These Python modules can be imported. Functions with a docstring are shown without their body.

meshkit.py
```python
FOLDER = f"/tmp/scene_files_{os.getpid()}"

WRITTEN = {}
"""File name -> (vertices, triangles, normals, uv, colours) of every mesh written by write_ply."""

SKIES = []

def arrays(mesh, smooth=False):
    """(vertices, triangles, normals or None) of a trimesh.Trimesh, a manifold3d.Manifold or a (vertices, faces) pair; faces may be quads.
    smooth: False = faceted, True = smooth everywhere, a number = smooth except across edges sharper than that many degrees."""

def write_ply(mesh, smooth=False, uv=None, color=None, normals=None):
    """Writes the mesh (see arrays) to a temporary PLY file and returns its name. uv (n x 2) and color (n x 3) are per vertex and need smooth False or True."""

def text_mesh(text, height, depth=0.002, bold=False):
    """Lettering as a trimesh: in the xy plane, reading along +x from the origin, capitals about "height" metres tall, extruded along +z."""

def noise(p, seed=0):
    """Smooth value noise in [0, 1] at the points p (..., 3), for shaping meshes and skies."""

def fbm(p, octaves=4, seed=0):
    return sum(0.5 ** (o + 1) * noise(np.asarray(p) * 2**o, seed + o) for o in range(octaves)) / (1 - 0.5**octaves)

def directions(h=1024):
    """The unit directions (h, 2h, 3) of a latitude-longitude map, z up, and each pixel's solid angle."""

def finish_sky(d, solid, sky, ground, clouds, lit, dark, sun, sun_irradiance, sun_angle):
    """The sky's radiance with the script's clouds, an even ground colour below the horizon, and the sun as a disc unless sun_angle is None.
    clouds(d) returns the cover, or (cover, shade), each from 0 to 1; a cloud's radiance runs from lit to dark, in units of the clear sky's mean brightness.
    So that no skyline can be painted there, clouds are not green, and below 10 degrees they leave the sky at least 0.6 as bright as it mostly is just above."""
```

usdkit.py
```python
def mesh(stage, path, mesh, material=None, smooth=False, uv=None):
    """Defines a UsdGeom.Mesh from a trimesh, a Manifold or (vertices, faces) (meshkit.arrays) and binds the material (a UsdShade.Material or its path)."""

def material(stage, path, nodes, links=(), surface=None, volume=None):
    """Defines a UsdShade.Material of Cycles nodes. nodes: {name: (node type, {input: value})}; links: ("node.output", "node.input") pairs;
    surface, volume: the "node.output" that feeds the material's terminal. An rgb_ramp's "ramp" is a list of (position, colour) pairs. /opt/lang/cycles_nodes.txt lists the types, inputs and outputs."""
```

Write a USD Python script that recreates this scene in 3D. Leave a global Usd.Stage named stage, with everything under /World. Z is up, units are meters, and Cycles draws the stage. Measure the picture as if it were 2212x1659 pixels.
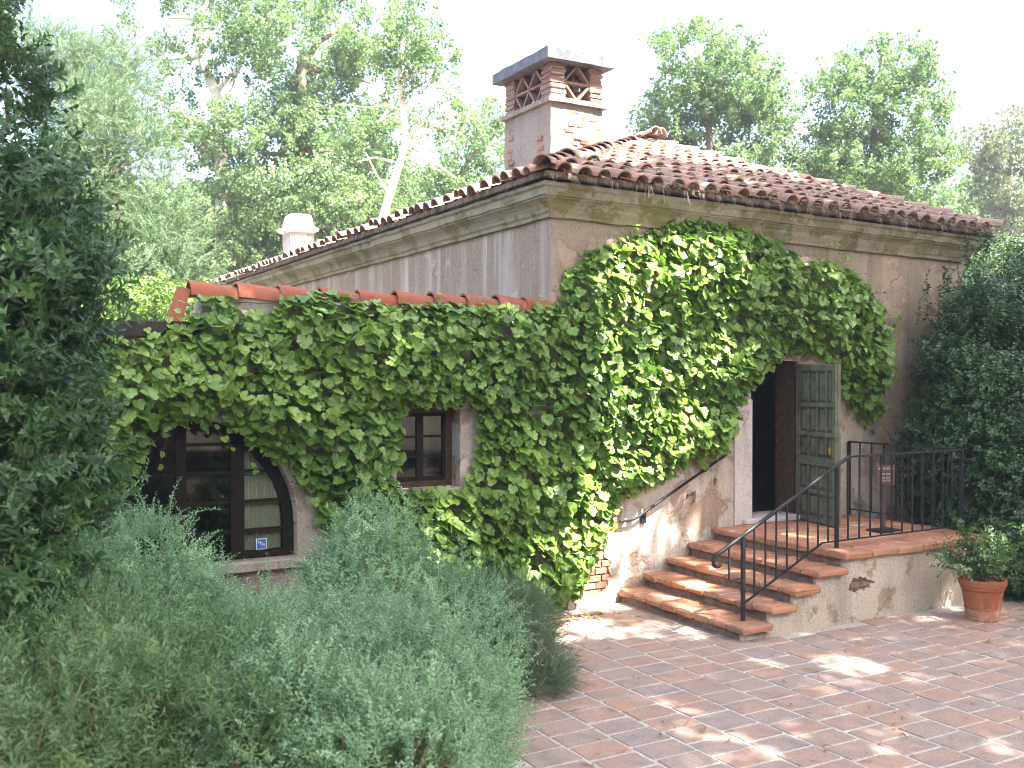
import math, random
import numpy as np, trimesh
import shapely, shapely.geometry as sg, shapely.affinity as sa
import usdkit, meshkit
from pxr import Usd, UsdGeom, UsdLux, UsdShade, Gf, Sdf, Vt

stage = Usd.Stage.CreateInMemory()
UsdGeom.Xform.Define(stage, '/World'); UsdGeom.Scope.Define(stage, '/World/Looks')
RNG = np.random.default_rng(7); random.seed(7)

# ------------------------------------------------------------------ camera, sky, sun, exposure
EXPOSURE = 3.0
SUN_AZ = np.array([0.37, -0.93]); SUN_AZ /= np.linalg.norm(SUN_AZ)
SUN_EL = math.radians(57)
SUN_INT, SKY_STR = 1.25, 0.11
HAZE = 0.0012
CAM_H, FPX, CX, CY = 2.75, 2200.0, 1106.0, 829.5
YAW, PITCH = math.radians(29.7), math.atan(24.5/2200)
cam = UsdGeom.Camera.Define(stage, '/World/camera')
cam.AddTranslateOp().Set(Gf.Vec3d(0, 0, CAM_H))
cam.AddRotateZOp().Set(-math.degrees(YAW)); cam.AddRotateXOp().Set(90-math.degrees(PITCH))
cam.CreateHorizontalApertureAttr(36.0); cam.CreateVerticalApertureAttr(27.0)
cam.CreateFocalLengthAttr(36*FPX/2212); cam.CreateClippingRangeAttr(Gf.Vec2f(0.1, 2000))
cam.CreateExposureAttr(EXPOSURE); cam.CreateFStopAttr(2.6); cam.CreateFocusDistanceAttr(11.0)
SUN = np.array([SUN_AZ[0]*math.cos(SUN_EL), SUN_AZ[1]*math.cos(SUN_EL), math.sin(SUN_EL)])
sun = UsdLux.DistantLight.Define(stage, '/World/sun')
sun.CreateIntensityAttr(SUN_INT); sun.CreateAngleAttr(0.55); sun.CreateNormalizeAttr(True)
sun.CreateColorAttr(Gf.Vec3f(1.0, 0.955, 0.88))
_q = Gf.Rotation(Gf.Vec3d(0, 0, 1), Gf.Vec3d(*SUN.tolist()))
sun.AddTransformOp().Set(Gf.Matrix4d(_q, Gf.Vec3d(0, 0, 0)))
skym = usdkit.material(stage, '/World/Looks/sky', {
    's': ('sky_texture', {'sky_type': 'single_scattering', 'sun_disc': False, 'sun_elevation': SUN_EL,
                          'sun_rotation': math.atan2(SUN[0], SUN[1]), 'aerosol_density': 5.0, 'ozone_density': .4}),
    'b': ('background_shader', {'strength': SKY_STR})}, [('s.color', 'b.color')], surface='b.background')
dome = UsdLux.DomeLight.Define(stage, '/World/sky')
UsdShade.MaterialBindingAPI.Apply(dome.GetPrim()).Bind(skym)
dome.GetPrim().SetCustomDataByKey('kind', 'structure')

# photograph position -> point of the place (used to read real positions off the photograph)
_f0 = np.array([math.sin(YAW), math.cos(YAW), 0]); _rt = np.array([math.cos(YAW), -math.sin(YAW), 0]); _u0 = np.array([0, 0, 1.0])
_fw = _f0*math.cos(PITCH)-_u0*math.sin(PITCH); _up = _u0*math.cos(PITCH)+_f0*math.sin(PITCH); _C = np.array([0, 0, CAM_H])
def ray(x, y): return _fw+_rt*(x-CX)/FPX-_up*(y-CY)/FPX
def at(x, y, d): return _C+ray(x, y)*d
def onz(x, y, z=0.0): r = ray(x, y); return _C+r*(z-CAM_H)/r[2]
def ony(x, y, Y): r = ray(x, y); return _C+r*Y/r[1]
def depth(p): return (np.asarray(p)-_C)@_fw

# ------------------------------------------------------------------ naming helpers
_used = {}
def numbered(parent, name):
    k = parent+'/'+name; n = _used.get(k, 0); _used[k] = n+1
    return k if n == 0 else f'{k}_{n:03d}'
def tag(prim, label=None, cat=None, group=None, kind=None):
    for k, v in (('label', label), ('category', cat), ('group', group), ('kind', kind)):
        if v: prim.SetCustomDataByKey(k, v)
class Thing:
    def __init__(s, name, label=None, cat=None, group=None, kind=None, loc=(0, 0, 0)):
        s.path = numbered('/World', name); s.loc = np.array(loc, float)
        x = UsdGeom.Xform.Define(stage, s.path); x.AddTranslateOp().Set(Gf.Vec3d(*map(float, loc)))
        s.prim = x.GetPrim(); tag(s.prim, label, cat, group, kind)
    def part(s, name, mesh, mat, parent=None, smooth=False, label=None, kind=None):
        v, f = mesh_vf(mesh)
        p = numbered(parent or s.path, name)
        m = usdkit.mesh(stage, p, (v-s.loc, f), mat, smooth=smooth)
        tag(m.GetPrim(), label, None, None, kind)
        return p
    def group(s, name, parent=None, label=None):
        p = numbered(parent or s.path, name); x = UsdGeom.Xform.Define(stage, p); tag(x.GetPrim(), label); return p
    def scatter(s, name, protos, mats, pos, quat, scale, idx, kind='stuff', parent=None):
        p = numbered(parent or s.path, name)
        pi = UsdGeom.PointInstancer.Define(stage, p); rel = pi.CreatePrototypesRel()
        for i, (pm, m) in enumerate(zip(protos, mats)):
            v, f = mesh_vf(pm); q = f'{p}/sprig_{i:03d}'
            usdkit.mesh(stage, q, (v, f), m); rel.AddTarget(q)
        pi.CreatePositionsAttr(Vt.Vec3fArray.FromNumpy((pos-s.loc).astype(np.float32)))
        q4 = Vt.QuathArray([Gf.Quath(float(a), float(b), float(c), float(d)) for a, b, c, d in quat])
        pi.CreateOrientationsAttr(q4)
        pi.CreateScalesAttr(Vt.Vec3fArray.FromNumpy(np.repeat(scale[:, None], 3, 1).astype(np.float32)))
        pi.CreateProtoIndicesAttr(Vt.IntArray.FromNumpy(idx.astype(np.int32)))
        tag(pi.GetPrim(), kind=kind); return p
def struct(name, mesh, mat, smooth=False, kind='structure', label=None, cat=None):
    v, f = mesh_vf(mesh); p = numbered('/World', name)
    m = usdkit.mesh(stage, p, (v, f), mat, smooth=smooth); tag(m.GetPrim(), label, cat, None, kind); return p

# ------------------------------------------------------------------ mesh helpers
def mesh_vf(m):
    if hasattr(m, 'vertices'): return np.asarray(m.vertices, float), np.asarray(m.faces, int)
    v, f = m; return np.asarray(v, float), np.asarray(f, int)
def join(ms):
    V, Fc, n = [], [], 0
    for m in ms:
        v, f = mesh_vf(m)
        if f.shape[1] == 4: f = np.vstack([f[:, [0, 1, 2]], f[:, [0, 2, 3]]])
        V.append(v); Fc.append(f+n); n += len(v)
    return np.vstack(V), np.vstack(Fc)
def box(x0, x1, y0, y1, z0, z1):
    v = np.array([[x, y, z] for x in (x0, x1) for y in (y0, y1) for z in (z0, z1)], float)
    f = np.array([[0, 1, 3, 2], [4, 6, 7, 5], [0, 4, 5, 1], [2, 3, 7, 6], [0, 2, 6, 4], [1, 5, 7, 3]])
    return join([(v, f)])
_cb = None
def cbox(x0, x1, y0, y1, z0, z1, c=0.01, jit=0.0, rng=RNG):
    """box with chamfered edges"""
    global _cb
    s = np.array([[x0, y0, z0], [x1, y1, z1]], float)
    V = []
    for ax in range(3):
        for i in (0, 1):
            for j in (0, 1):
                for k in (0, 1):
                    p = np.array([s[i][0], s[j][1], s[k][2]]); sgn = np.array([1-2*i, 1-2*j, 1-2*k])
                    q = p+sgn*c; q[ax] = p[ax]; V.append(q)
    V = np.array(V)
    if _cb is None:
        h = trimesh.convex.convex_hull(np.array([cbv for cbv in V]) if False else _unit_cbox())
        _cb = _match(h)
    v = V.copy()
    if jit: v = v+rng.normal(0, jit, v.shape)
    return v, _cb
def _unit_cbox():
    V = []
    for ax in range(3):
        for i in (0, 1):
            for j in (0, 1):
                for k in (0, 1):
                    p = np.array([i, j, k], float); q = p+np.array([1-2*i, 1-2*j, 1-2*k])*0.1; q[ax] = p[ax]; V.append(q)
    return np.array(V)
def _match(h):
    U = _unit_cbox(); hv = np.asarray(h.vertices)
    m = [int(np.argmin(((U-p)**2).sum(1))) for p in hv]
    return np.array(m)[np.asarray(h.faces)]
def tube(pts, r, n=6, cap=True):
    pts = np.asarray(pts, float); r = np.broadcast_to(np.asarray(r, float), (len(pts),))
    t = np.gradient(pts, axis=0); t /= np.linalg.norm(t, axis=1, keepdims=True)+1e-12
    ref = np.array([0, 0, 1.0]) if abs(t[0][2]) < .9 else np.array([1.0, 0, 0])
    rings = []
    for p, d, q in zip(pts, t, r):
        a = np.cross(d, ref); a /= np.linalg.norm(a)+1e-12; b = np.cross(d, a)
        ang = np.linspace(0, 2*np.pi, n, endpoint=False)+np.pi/n
        rings.append(p+q*(np.cos(ang)[:, None]*a+np.sin(ang)[:, None]*b))
    v = np.vstack(rings); f = []
    for i in range(len(pts)-1):
        for k in range(n):
            a, b = i*n+k, i*n+(k+1) % n
            f += [[a, b, b+n], [a, b+n, a+n]]
    if cap:
        c0 = len(v); v = np.vstack([v, pts[:1], pts[-1:]]); e = (len(pts)-1)*n
        for k in range(n):
            f += [[c0, (k+1) % n, k], [c0+1, e+k, e+(k+1) % n]]
    return v, np.array(f)
def bar(a, b, w, h=None, up=(0, 0, 1)):
    """square bar from a to b"""
    a, b = np.asarray(a, float), np.asarray(b, float); d = (b-a)/np.linalg.norm(b-a); h = h or w
    s = np.cross(d, up)
    s = np.array([1.0, 0, 0]) if np.linalg.norm(s) < 1e-6 else s/np.linalg.norm(s)
    t = np.cross(s, d)
    V = [p+s*w/2*i+t*h/2*j for p in (a, b) for i in (-1, 1) for j in (-1, 1)]
    return join([(np.array(V), np.array([[0, 1, 3, 2], [4, 6, 7, 5], [0, 4, 5, 1], [2, 3, 7, 6], [0, 2, 6, 4], [1, 5, 7, 3]]))])
def slab(poly, y0, y1, axis='y'):
    """extrudes a polygon given in (x,z) between y0 and y1 (axis 'y'), or (y,z) between x0 and x1 (axis 'x')"""
    ms = []
    for g in getattr(poly, 'geoms', [poly]):
        if g.area < 1e-6: continue
        m = trimesh.creation.extrude_polygon(g, y1-y0, engine='earcut')
        v = np.asarray(m.vertices)
        v = np.stack([v[:, 0], y0+v[:, 2], v[:, 1]], 1) if axis == 'y' else np.stack([y0+v[:, 2], v[:, 0], v[:, 1]], 1)
        ms.append((v, np.asarray(m.faces)))
    return join(ms)
def lathe(prof, c, n=28):
    prof = np.asarray(prof, float); a = np.linspace(0, 2*np.pi, n, endpoint=False)
    v = np.vstack([np.stack([c[0]+r*np.cos(a), c[1]+r*np.sin(a), np.full(n, c[2]+z)], 1) for r, z in prof]); f = []
    for i in range(len(prof)-1):
        for k in range(n):
            p, q = i*n+k, i*n+(k+1) % n; f += [[p, q, q+n], [p, q+n, p+n]]
    return v, np.array(f)
def ragged(poly, amp, step=0.04, seed=0):
    """roughens a polygon's outline"""
    rng = np.random.default_rng(seed); ring = poly.exterior; n = max(8, int(ring.length/step)); P = []
    for i in range(n):
        p = ring.interpolate(i/n, normalized=True); P.append((p.x+rng.normal(0, amp), p.y+rng.normal(0, amp)))
    q = sg.Polygon(P).buffer(0)
    return q if q.geom_type == 'Polygon' else max(q.geoms, key=lambda g: g.area)
def quats(dirs, spin):
    """quaternion taking +Z to dirs with a spin about it"""
    d = dirs/np.linalg.norm(dirs, axis=1, keepdims=True); z = np.array([0, 0, 1.0])
    w = 1+d@z; xyz = np.cross(np.broadcast_to(z, d.shape), d); q = np.column_stack([w, xyz])
    bad = w < 1e-4; q[bad] = [0, 1, 0, 0]; q /= np.linalg.norm(q, axis=1, keepdims=True)
    s = np.column_stack([np.cos(spin/2), np.zeros_like(spin), np.zeros_like(spin), np.sin(spin/2)])
    a, b = q, s
    return np.column_stack([a[:, 0]*b[:, 0]-(a[:, 1:]*b[:, 1:]).sum(1), a[:, :1]*b[:, 1:]+b[:, :1]*a[:, 1:]+np.cross(a[:, 1:], b[:, 1:])])

# ------------------------------------------------------------------ materials
def mat(name, nodes, links, surface='p.BSDF'):
    return usdkit.material(stage, '/World/Looks/'+name, nodes, links, surface=surface)
def plain(name, col, rough=.6, spec=.4, metallic=0, noise=0.0, scale=20):
    n = {'p': ('principled_bsdf', {'base_color': col, 'roughness': rough, 'specular_ior_level': spec, 'metallic': metallic})}; l = []
    if noise:
        n['g'] = ('geometry', {}); n['n'] = ('noise_texture', {'scale': scale, 'detail': 5.0, 'roughness': .65})
        n['r'] = ('rgb_ramp', {'ramp': [(.3, tuple(c*(1-noise) for c in col)), (.7, tuple(min(1, c*(1+noise)) for c in col))]})
        n['b'] = ('bump', {'strength': .4, 'distance': .01})
        l = [('g.position', 'n.vector'), ('n.fac', 'r.fac'), ('r.color', 'p.base_color'), ('n.fac', 'b.height'), ('b.normal', 'p.normal')]
    return mat(name, n, l)
def leafmat(name, cols, rough=.45, trans=.3, tcol=None, spec=.4, nscale=1.2):
    tcol = tcol or tuple(min(1, c*1.5) for c in cols[-1])
    k = len(cols)
    n = {'o': ('object_info', {}), 'g': ('geometry', {}), 'n': ('noise_texture', {'scale': nscale, 'detail': 2.0}),
         'a': ('math', {'math_type': 'multiply_add', 'value2': .35}), 'i': ('math', {'math_type': 'multiply', 'value2': .35}),
         'c': ('math', {'math_type': 'multiply_add', 'value2': .5}), 'r': ('rgb_ramp', {'ramp': [(.15+.7*i/(k-1), c) for i, c in enumerate(cols)]}),
         'p': ('principled_bsdf', {'roughness': rough, 'specular_ior_level': spec}), 't': ('translucent_bsdf', {}),
         'h': ('mix_color', {'blend_type': 'multiply', 'fac': 1.0, 'b': (1.25, 1.5, .8), 'use_clamp': False}), 'm': ('mix_closure', {'fac': trans})}
    l = [('g.position', 'n.vector'), ('g.random_per_island', 'i.value1'), ('o.random', 'a.value1'), ('i.value', 'a.value3'), ('n.fac', 'c.value1'),
         ('a.value', 'c.value3'), ('c.value', 'r.fac'), ('r.color', 'p.base_color'), ('r.color', 'h.a'), ('h.result', 't.color'), ('p.BSDF', 'm.closure1'), ('t.BSDF', 'm.closure2')]
    return mat(name, n, l, 'm.closure')
def clay(name, cols, dirt, dirt_at=.55, rough=.85, scale=9, moss=None, pale=None):
    """fired clay whose tone differs from piece to piece, with grain, dirt and lichen"""
    k = len(cols)
    n = {'o': ('object_info', {}), 'g': ('geometry', {}), 's': ('math', {'math_type': 'add'}), 'w': ('math', {'math_type': 'fraction'}),
         'r': ('rgb_ramp', {'ramp': [(i/(k-1), c) for i, c in enumerate(cols)]}),
         'n': ('noise_texture', {'scale': scale, 'detail': 6.0, 'roughness': .65}), 'd': ('map_range', {'from_min': dirt_at-.08, 'from_max': dirt_at+.14, 'clamp': True, 'to_max': .8}),
         'm': ('mix_color', {'blend_type': 'mix', 'b': dirt}), 'f': ('noise_texture', {'scale': scale*14, 'detail': 4.0}),
         'v': ('map_range', {'from_min': .25, 'from_max': .75, 'to_min': .78, 'to_max': 1.2}), 'x': ('mix_color', {'blend_type': 'multiply', 'fac': 1.0, 'use_clamp': False}),
         'b': ('bump', {'strength': .5, 'distance': .006}), 'p': ('principled_bsdf', {'roughness': rough, 'specular_ior_level': .25})}
    l = [('o.random', 's.value1'), ('g.random_per_island', 's.value2'), ('s.value', 'w.value1'), ('w.value', 'r.fac'), ('g.position', 'n.vector'), ('g.position', 'f.vector'),
         ('n.fac', 'd.value'), ('d.result', 'm.fac'), ('r.color', 'm.a'), ('m.result', 'x.a'), ('f.fac', 'v.value'), ('v.result', 'x.b'), ('f.fac', 'b.height'), ('b.normal', 'p.normal')]
    last = 'x.result'
    if moss:
        n['mn'] = ('noise_texture', {'scale': 2.6, 'detail': 5.0, 'roughness': .7}); n['mr'] = ('map_range', {'from_min': .60, 'from_max': .72, 'clamp': True, 'to_max': .75})
        n['mm'] = ('mix_color', {'b': moss}); l += [('g.position', 'mn.vector'), ('mn.fac', 'mr.value'), ('mr.result', 'mm.fac'), (last, 'mm.a')]; last = 'mm.result'
    if pale:
        n['pn'] = ('noise_texture', {'scale': 5.5, 'detail': 6.0, 'roughness': .7}); n['pr'] = ('map_range', {'from_min': .56, 'from_max': .74, 'clamp': True, 'to_max': .6})
        n['pm'] = ('mix_color', {'b': pale}); l += [('g.position', 'pn.vector'), ('pn.fac', 'pr.value'), ('pr.result', 'pm.fac'), (last, 'pm.a')]; last = 'pm.result'
    l.append((last, 'p.base_color'))
    return mat(name, n, l)
def plaster(name, low, high, patch, z0, z1, streak=None, streak_scale=(0, 2.2, .05), stain=(.12, .10, .085), patch_at=.52, seed=0.0, crack=True):
    """old lime plaster: tone changes with height, peeled patches with edges, rain stains, fine cracks"""
    n = {'g': ('geometry', {}), 'sx': ('separate_xyz', {}), 'hz': ('map_range', {'from_min': z0, 'from_max': z1, 'clamp': True}),
         'off': ('mapping', {'location': (seed, seed*1.7, 0)}),
         'n1': ('noise_texture', {'scale': 1.3, 'detail': 8.0, 'roughness': .62}), 'n2': ('noise_texture', {'scale': 2.4, 'detail': 9.0, 'roughness': .6}),
         'n3': ('noise_texture', {'scale': 30.0, 'detail': 6.0, 'roughness': .7}),
         'a': ('math', {'math_type': 'multiply_add', 'value2': 1.3, 'value3': -.65}), 'b': ('math', {'math_type': 'add', 'use_clamp': True}),
         'c1': ('mix_color', {'a': low, 'b': high}), 'pm': ('map_range', {'from_min': patch_at, 'from_max': patch_at+.035, 'clamp': True}),
         'c2': ('mix_color', {'b': patch}), 'vv': ('map_range', {'from_min': .25, 'from_max': .75, 'to_min': .74, 'to_max': 1.22}),
         'c3': ('mix_color', {'blend_type': 'multiply', 'fac': 1.0, 'use_clamp': False}),
         'sm': ('mapping', {'scale': (1.6, 1.6, .22)}), 'sn': ('noise_texture', {'scale': 1.6, 'detail': 6.0, 'roughness': .65}), 'sr': ('map_range', {'from_min': .52, 'from_max': .78, 'clamp': True, 'to_max': .75}),
         'c4': ('mix_color', {'b': stain}),
         'ph': ('math', {'math_type': 'multiply_add', 'value2': -.6}), 'bp': ('bump', {'strength': .7, 'distance': .02}),
         'p': ('principled_bsdf', {'roughness': .9, 'specular_ior_level': .2})}
    l = [('g.position', 'off.vector'), ('g.position', 'sx.vector'), ('sx.z', 'hz.value'), ('off.vector', 'n1.vector'), ('off.vector', 'n2.vector'), ('off.vector', 'n3.vector'),
         ('n1.fac', 'a.value1'), ('a.value', 'b.value1'), ('hz.result', 'b.value2'), ('b.value', 'c1.fac'), ('n2.fac', 'pm.value'), ('pm.result', 'c2.fac'), ('c1.result', 'c2.a'),
         ('n3.fac', 'vv.value'), ('c2.result', 'c3.a'), ('vv.result', 'c3.b'), ('off.vector', 'sm.vector'), ('sm.vector', 'sn.vector'), ('sn.fac', 'sr.value'), ('sr.result', 'c4.fac'), ('c3.result', 'c4.a'),
         ('pm.result', 'ph.value1'), ('n3.fac', 'ph.value3'), ('ph.value', 'bp.height'), ('bp.normal', 'p.normal')]
    n.update({'vd': ('vector_math', {'math_type': 'multiply_add', 'vector2': (.5, .5, .5)}), 'vc': ('voronoi_texture', {'feature': 'distance_to_edge', 'scale': 1.15}),
              'vr': ('map_range', {'from_min': 0.0, 'from_max': .012, 'to_min': 1.0, 'to_max': 0.0, 'clamp': True}), 'vk': ('map_range', {'from_min': .50, 'from_max': .60, 'clamp': True, 'to_max': .75}), 'vm': ('math', {'math_type': 'multiply'}),
              'c5': ('mix_color', {'b': (.09, .075, .06)})})
    l += [('n1.color', 'vd.vector1'), ('off.vector', 'vd.vector3'), ('vd.vector', 'vc.vector'), ('vc.distance', 'vr.value'), ('n2.fac', 'vk.value'), ('vr.result', 'vm.value1'), ('vk.result', 'vm.value2'), ('vm.value', 'c5.fac'), ('c4.result', 'c5.a')]
    last = 'c5.result'
    if streak:
        n['km'] = ('mapping', {'scale': streak_scale}); n['kn'] = ('noise_texture', {'scale': 1.0, 'detail': 5.0, 'roughness': .7})
        n['kr'] = ('map_range', {'from_min': .49, 'from_max': .64, 'clamp': True, 'to_max': .75}); n['kc'] = ('mix_color', {'b': streak})
        l += [('off.vector', 'km.vector'), ('km.vector', 'kn.vector'), ('kn.fac', 'kr.value'), ('kr.result', 'kc.fac'), (last, 'kc.a')]; last = 'kc.result'
    l.append((last, 'p.base_color'))
    return mat(name, n, l)

M_front = plaster('front_plaster', (.58, .50, .44), (.32, .25, .19), (.42, .31, .24), 1.2, 3.4, seed=3.1)
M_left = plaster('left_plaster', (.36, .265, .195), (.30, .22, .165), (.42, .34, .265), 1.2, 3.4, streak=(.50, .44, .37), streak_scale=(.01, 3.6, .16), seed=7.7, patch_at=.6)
M_wing = plaster('wing_plaster', (.34, .29, .245), (.42, .38, .34), (.27, .21, .17), 0, 3.4, seed=12.3)
M_stair = plaster('stair_plaster', (.50, .43, .36), (.55, .49, .42), (.38, .30, .23), 0, 1.0, seed=5.2, patch_at=.56)
M_chim = plaster('chimney_plaster', (.28, .24, .20), (.22, .19, .165), (.17, .14, .115), 5.0, 6.6, seed=9.4, patch_at=.58, stain=(.11, .10, .095))
M_corn = plaster('cornice_plaster', (.27, .23, .155), (.31, .27, .20), (.20, .17, .085), 4.4, 5.0, seed=15.0, patch_at=.50, stain=(.05, .045, .035))
M_white = plaster('white_plaster', (.70, .68, .65), (.78, .77, .75), (.6, .56, .52), 5.4, 6.2, seed=2.0, patch_at=.66)
M_shaft2 = plaster('stained_white_plaster', (.52, .48, .44), (.40, .36, .32), (.36, .31, .28), 5.4, 6.2, seed=21.0, patch_at=.52)
M_jamb = plaster('jamb_plaster', (.62, .56, .55), (.55, .48, .46), (.5, .42, .40), 0.9, 3, seed=1.0, patch_at=.6)
M_tile = clay('roof_tile_clay', [(.31, .145, .095), (.38, .18, .12), (.28, .165, .125), (.40, .22, .155), (.26, .14, .105), (.33, .21, .165)], (.21, .18, .16), .49, moss=(.22, .22, .08))
M_cope = clay('coping_clay', [(.29, .085, .045), (.33, .105, .055), (.22, .085, .065), (.31, .095, .048)], (.15, .09, .08), .58)
M_paver = clay('paver_clay', [(.36, .235, .18), (.34, .24, .195), (.31, .24, .21), (.39, .25, .18), (.35, .22, .17), (.32, .24, .21), (.37, .25, .19)], (.23, .19, .17), .53, scale=4, pale=(.42, .34, .31))
M_step = clay('step_clay', [(.42, .19, .105), (.37, .16, .09), (.45, .22, .13), (.35, .165, .11)], (.20, .13, .10), .55, scale=6, pale=(.45, .30, .22))
M_brick = clay('brick_clay', [(.34, .13, .08), (.28, .11, .075), (.40, .19, .13), (.25, .13, .10)], (.20, .15, .13), .58)
M_chbrick = clay('chimney_brick_clay', [(.22, .12, .095), (.19, .105, .085), (.25, .15, .12), (.20, .13, .11)], (.24, .20, .18), .55)
M_brick2 = clay('faded_brick_clay', [(.38, .23, .18), (.34, .20, .15), (.42, .27, .22)], (.40, .34, .30), .50)
M_mortar = plain('mortar', (.43, .40, .355), .95, .2, noise=.3, scale=25)
M_core = plain('wall_core', (.20, .14, .11), .95, .2, noise=.4, scale=12)
M_cap = plain('chimney_cap_cement', (.105, .105, .125), .9, .2, noise=.35, scale=10)
M_soil = plain('soil', (.10, .075, .05), .95, .2, noise=.5, scale=6)
M_iron = plain('black_iron', (.014, .014, .017), .55, .35, noise=.3, scale=60)
M_wood = plain('dark_wood', (.016, .011, .009), .75, .12, noise=.35, scale=15)
M_beam = plain('dark_fascia', (.030, .024, .022), .7, .3, noise=.4, scale=9)
M_frame = plain('weathered_wood', (.07, .042, .027), .8, .2, noise=.35, scale=18)
M_door = plain('green_door_paint', (.12, .125, .085), .65, .3, noise=.4, scale=7)
M_brass = plain('old_brass', (.30, .22, .09), .45, .5, metallic=.8)
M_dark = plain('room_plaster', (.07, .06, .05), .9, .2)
M_cloth = plain('curtain_cloth', (.72, .64, .54), .9, .1, noise=.12, scale=30)
M_blue = plain('sticker_blue', (.06, .14, .48), .4, .4)
M_whitep = plain('sticker_white', (.75, .78, .8), .4, .4)
M_sign = plain('sign_brown', (.10, .055, .045), .6, .4)
M_signtx = plain('sign_lettering', (.26, .23, .23), .6, .3)
M_pot = clay('pot_clay', [(.31, .10, .045), (.29, .095, .045)], (.27, .105, .06), .6, scale=7, pale=(.45, .26, .19))
M_potlow = clay('salty_pot_clay', [(.32, .125, .07), (.30, .12, .07)], (.42, .27, .21), .47, scale=11, pale=(.50, .36, .30))
M_bark = plain('bark', (.13, .10, .075), .9, .2, noise=.45, scale=14)
M_pale = plain('pale_bark', (.52, .47, .40), .85, .2, noise=.25, scale=6)
M_stem = plain('vine_stem', (.15, .11, .075), .9, .2, noise=.4, scale=30)
M_twig = plain('dry_twig', (.26, .18, .11), .9, .2, noise=.3, scale=30)
M_tilebed = plain('tile_bed_mortar', (.17, .13, .10), .95, .1, noise=.45, scale=18)
M_needle = plain('pine_needle', (.40, .32, .27), .9, .2)
M_litter = plain('dry_leaf', (.30, .17, .08), .9, .2, noise=.4, scale=20)
M_glass = mat('window_glass', {'f': ('fresnel', {'IOR': 1.38}), 't': ('transparent_bsdf', {'color': (.75, .8, .78)}), 'g': ('glossy_bsdf', {'roughness': .02, 'color': (.9, .9, .9)}), 'm': ('mix_closure', {})},
              [('f.fac', 'm.fac'), ('t.BSDF', 'm.closure1'), ('g.BSDF', 'm.closure2')], 'm.closure')
L_vine = leafmat('vine_leaf', [(.04, .095, .018), (.095, .185, .032), (.19, .30, .05), (.32, .42, .11)], .40, .22, nscale=.9, spec=.55)
L_grey = leafmat('grey_green_leaf', [(.125, .225, .13), (.21, .335, .20), (.30, .435, .27), (.44, .54, .30)], .6, .22, nscale=1.4)
L_rosem = leafmat('rosemary_leaf', [(.07, .12, .065), (.12, .18, .10), (.20, .265, .16)], .45, .15, nscale=2, spec=.6)
L_dark = leafmat('dark_tree_leaf', [(.026, .062, .024), (.048, .10, .038), (.075, .145, .052), (.125, .205, .07)], .4, .25, nscale=1.0, spec=.5)
L_flower = leafmat('panicle', [(.10, .14, .05), (.13, .165, .06), (.17, .20, .08)], .8, .2)
L_feather = leafmat('feathery_leaf', [(.065, .105, .055), (.10, .15, .075), (.145, .195, .10)], .6, .3, nscale=.5)
L_syc = leafmat('sycamore_leaf', [(.07, .12, .05), (.11, .175, .075), (.16, .23, .10), (.22, .28, .12)], .5, .4, nscale=.35)
L_euc = leafmat('eucalyptus_leaf', [(.11, .13, .08), (.16, .18, .11)], .5, .25, nscale=.3)
L_hedge = leafmat('hedge_leaf', [(.018, .05, .016), (.035, .085, .024), (.06, .125, .035), (.12, .19, .05)], .36, .12, nscale=1.4, spec=.6)
L_under = leafmat('undergrowth_leaf', [(.08, .14, .03), (.14, .22, .05), (.2, .28, .07)], .5, .35)
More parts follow.
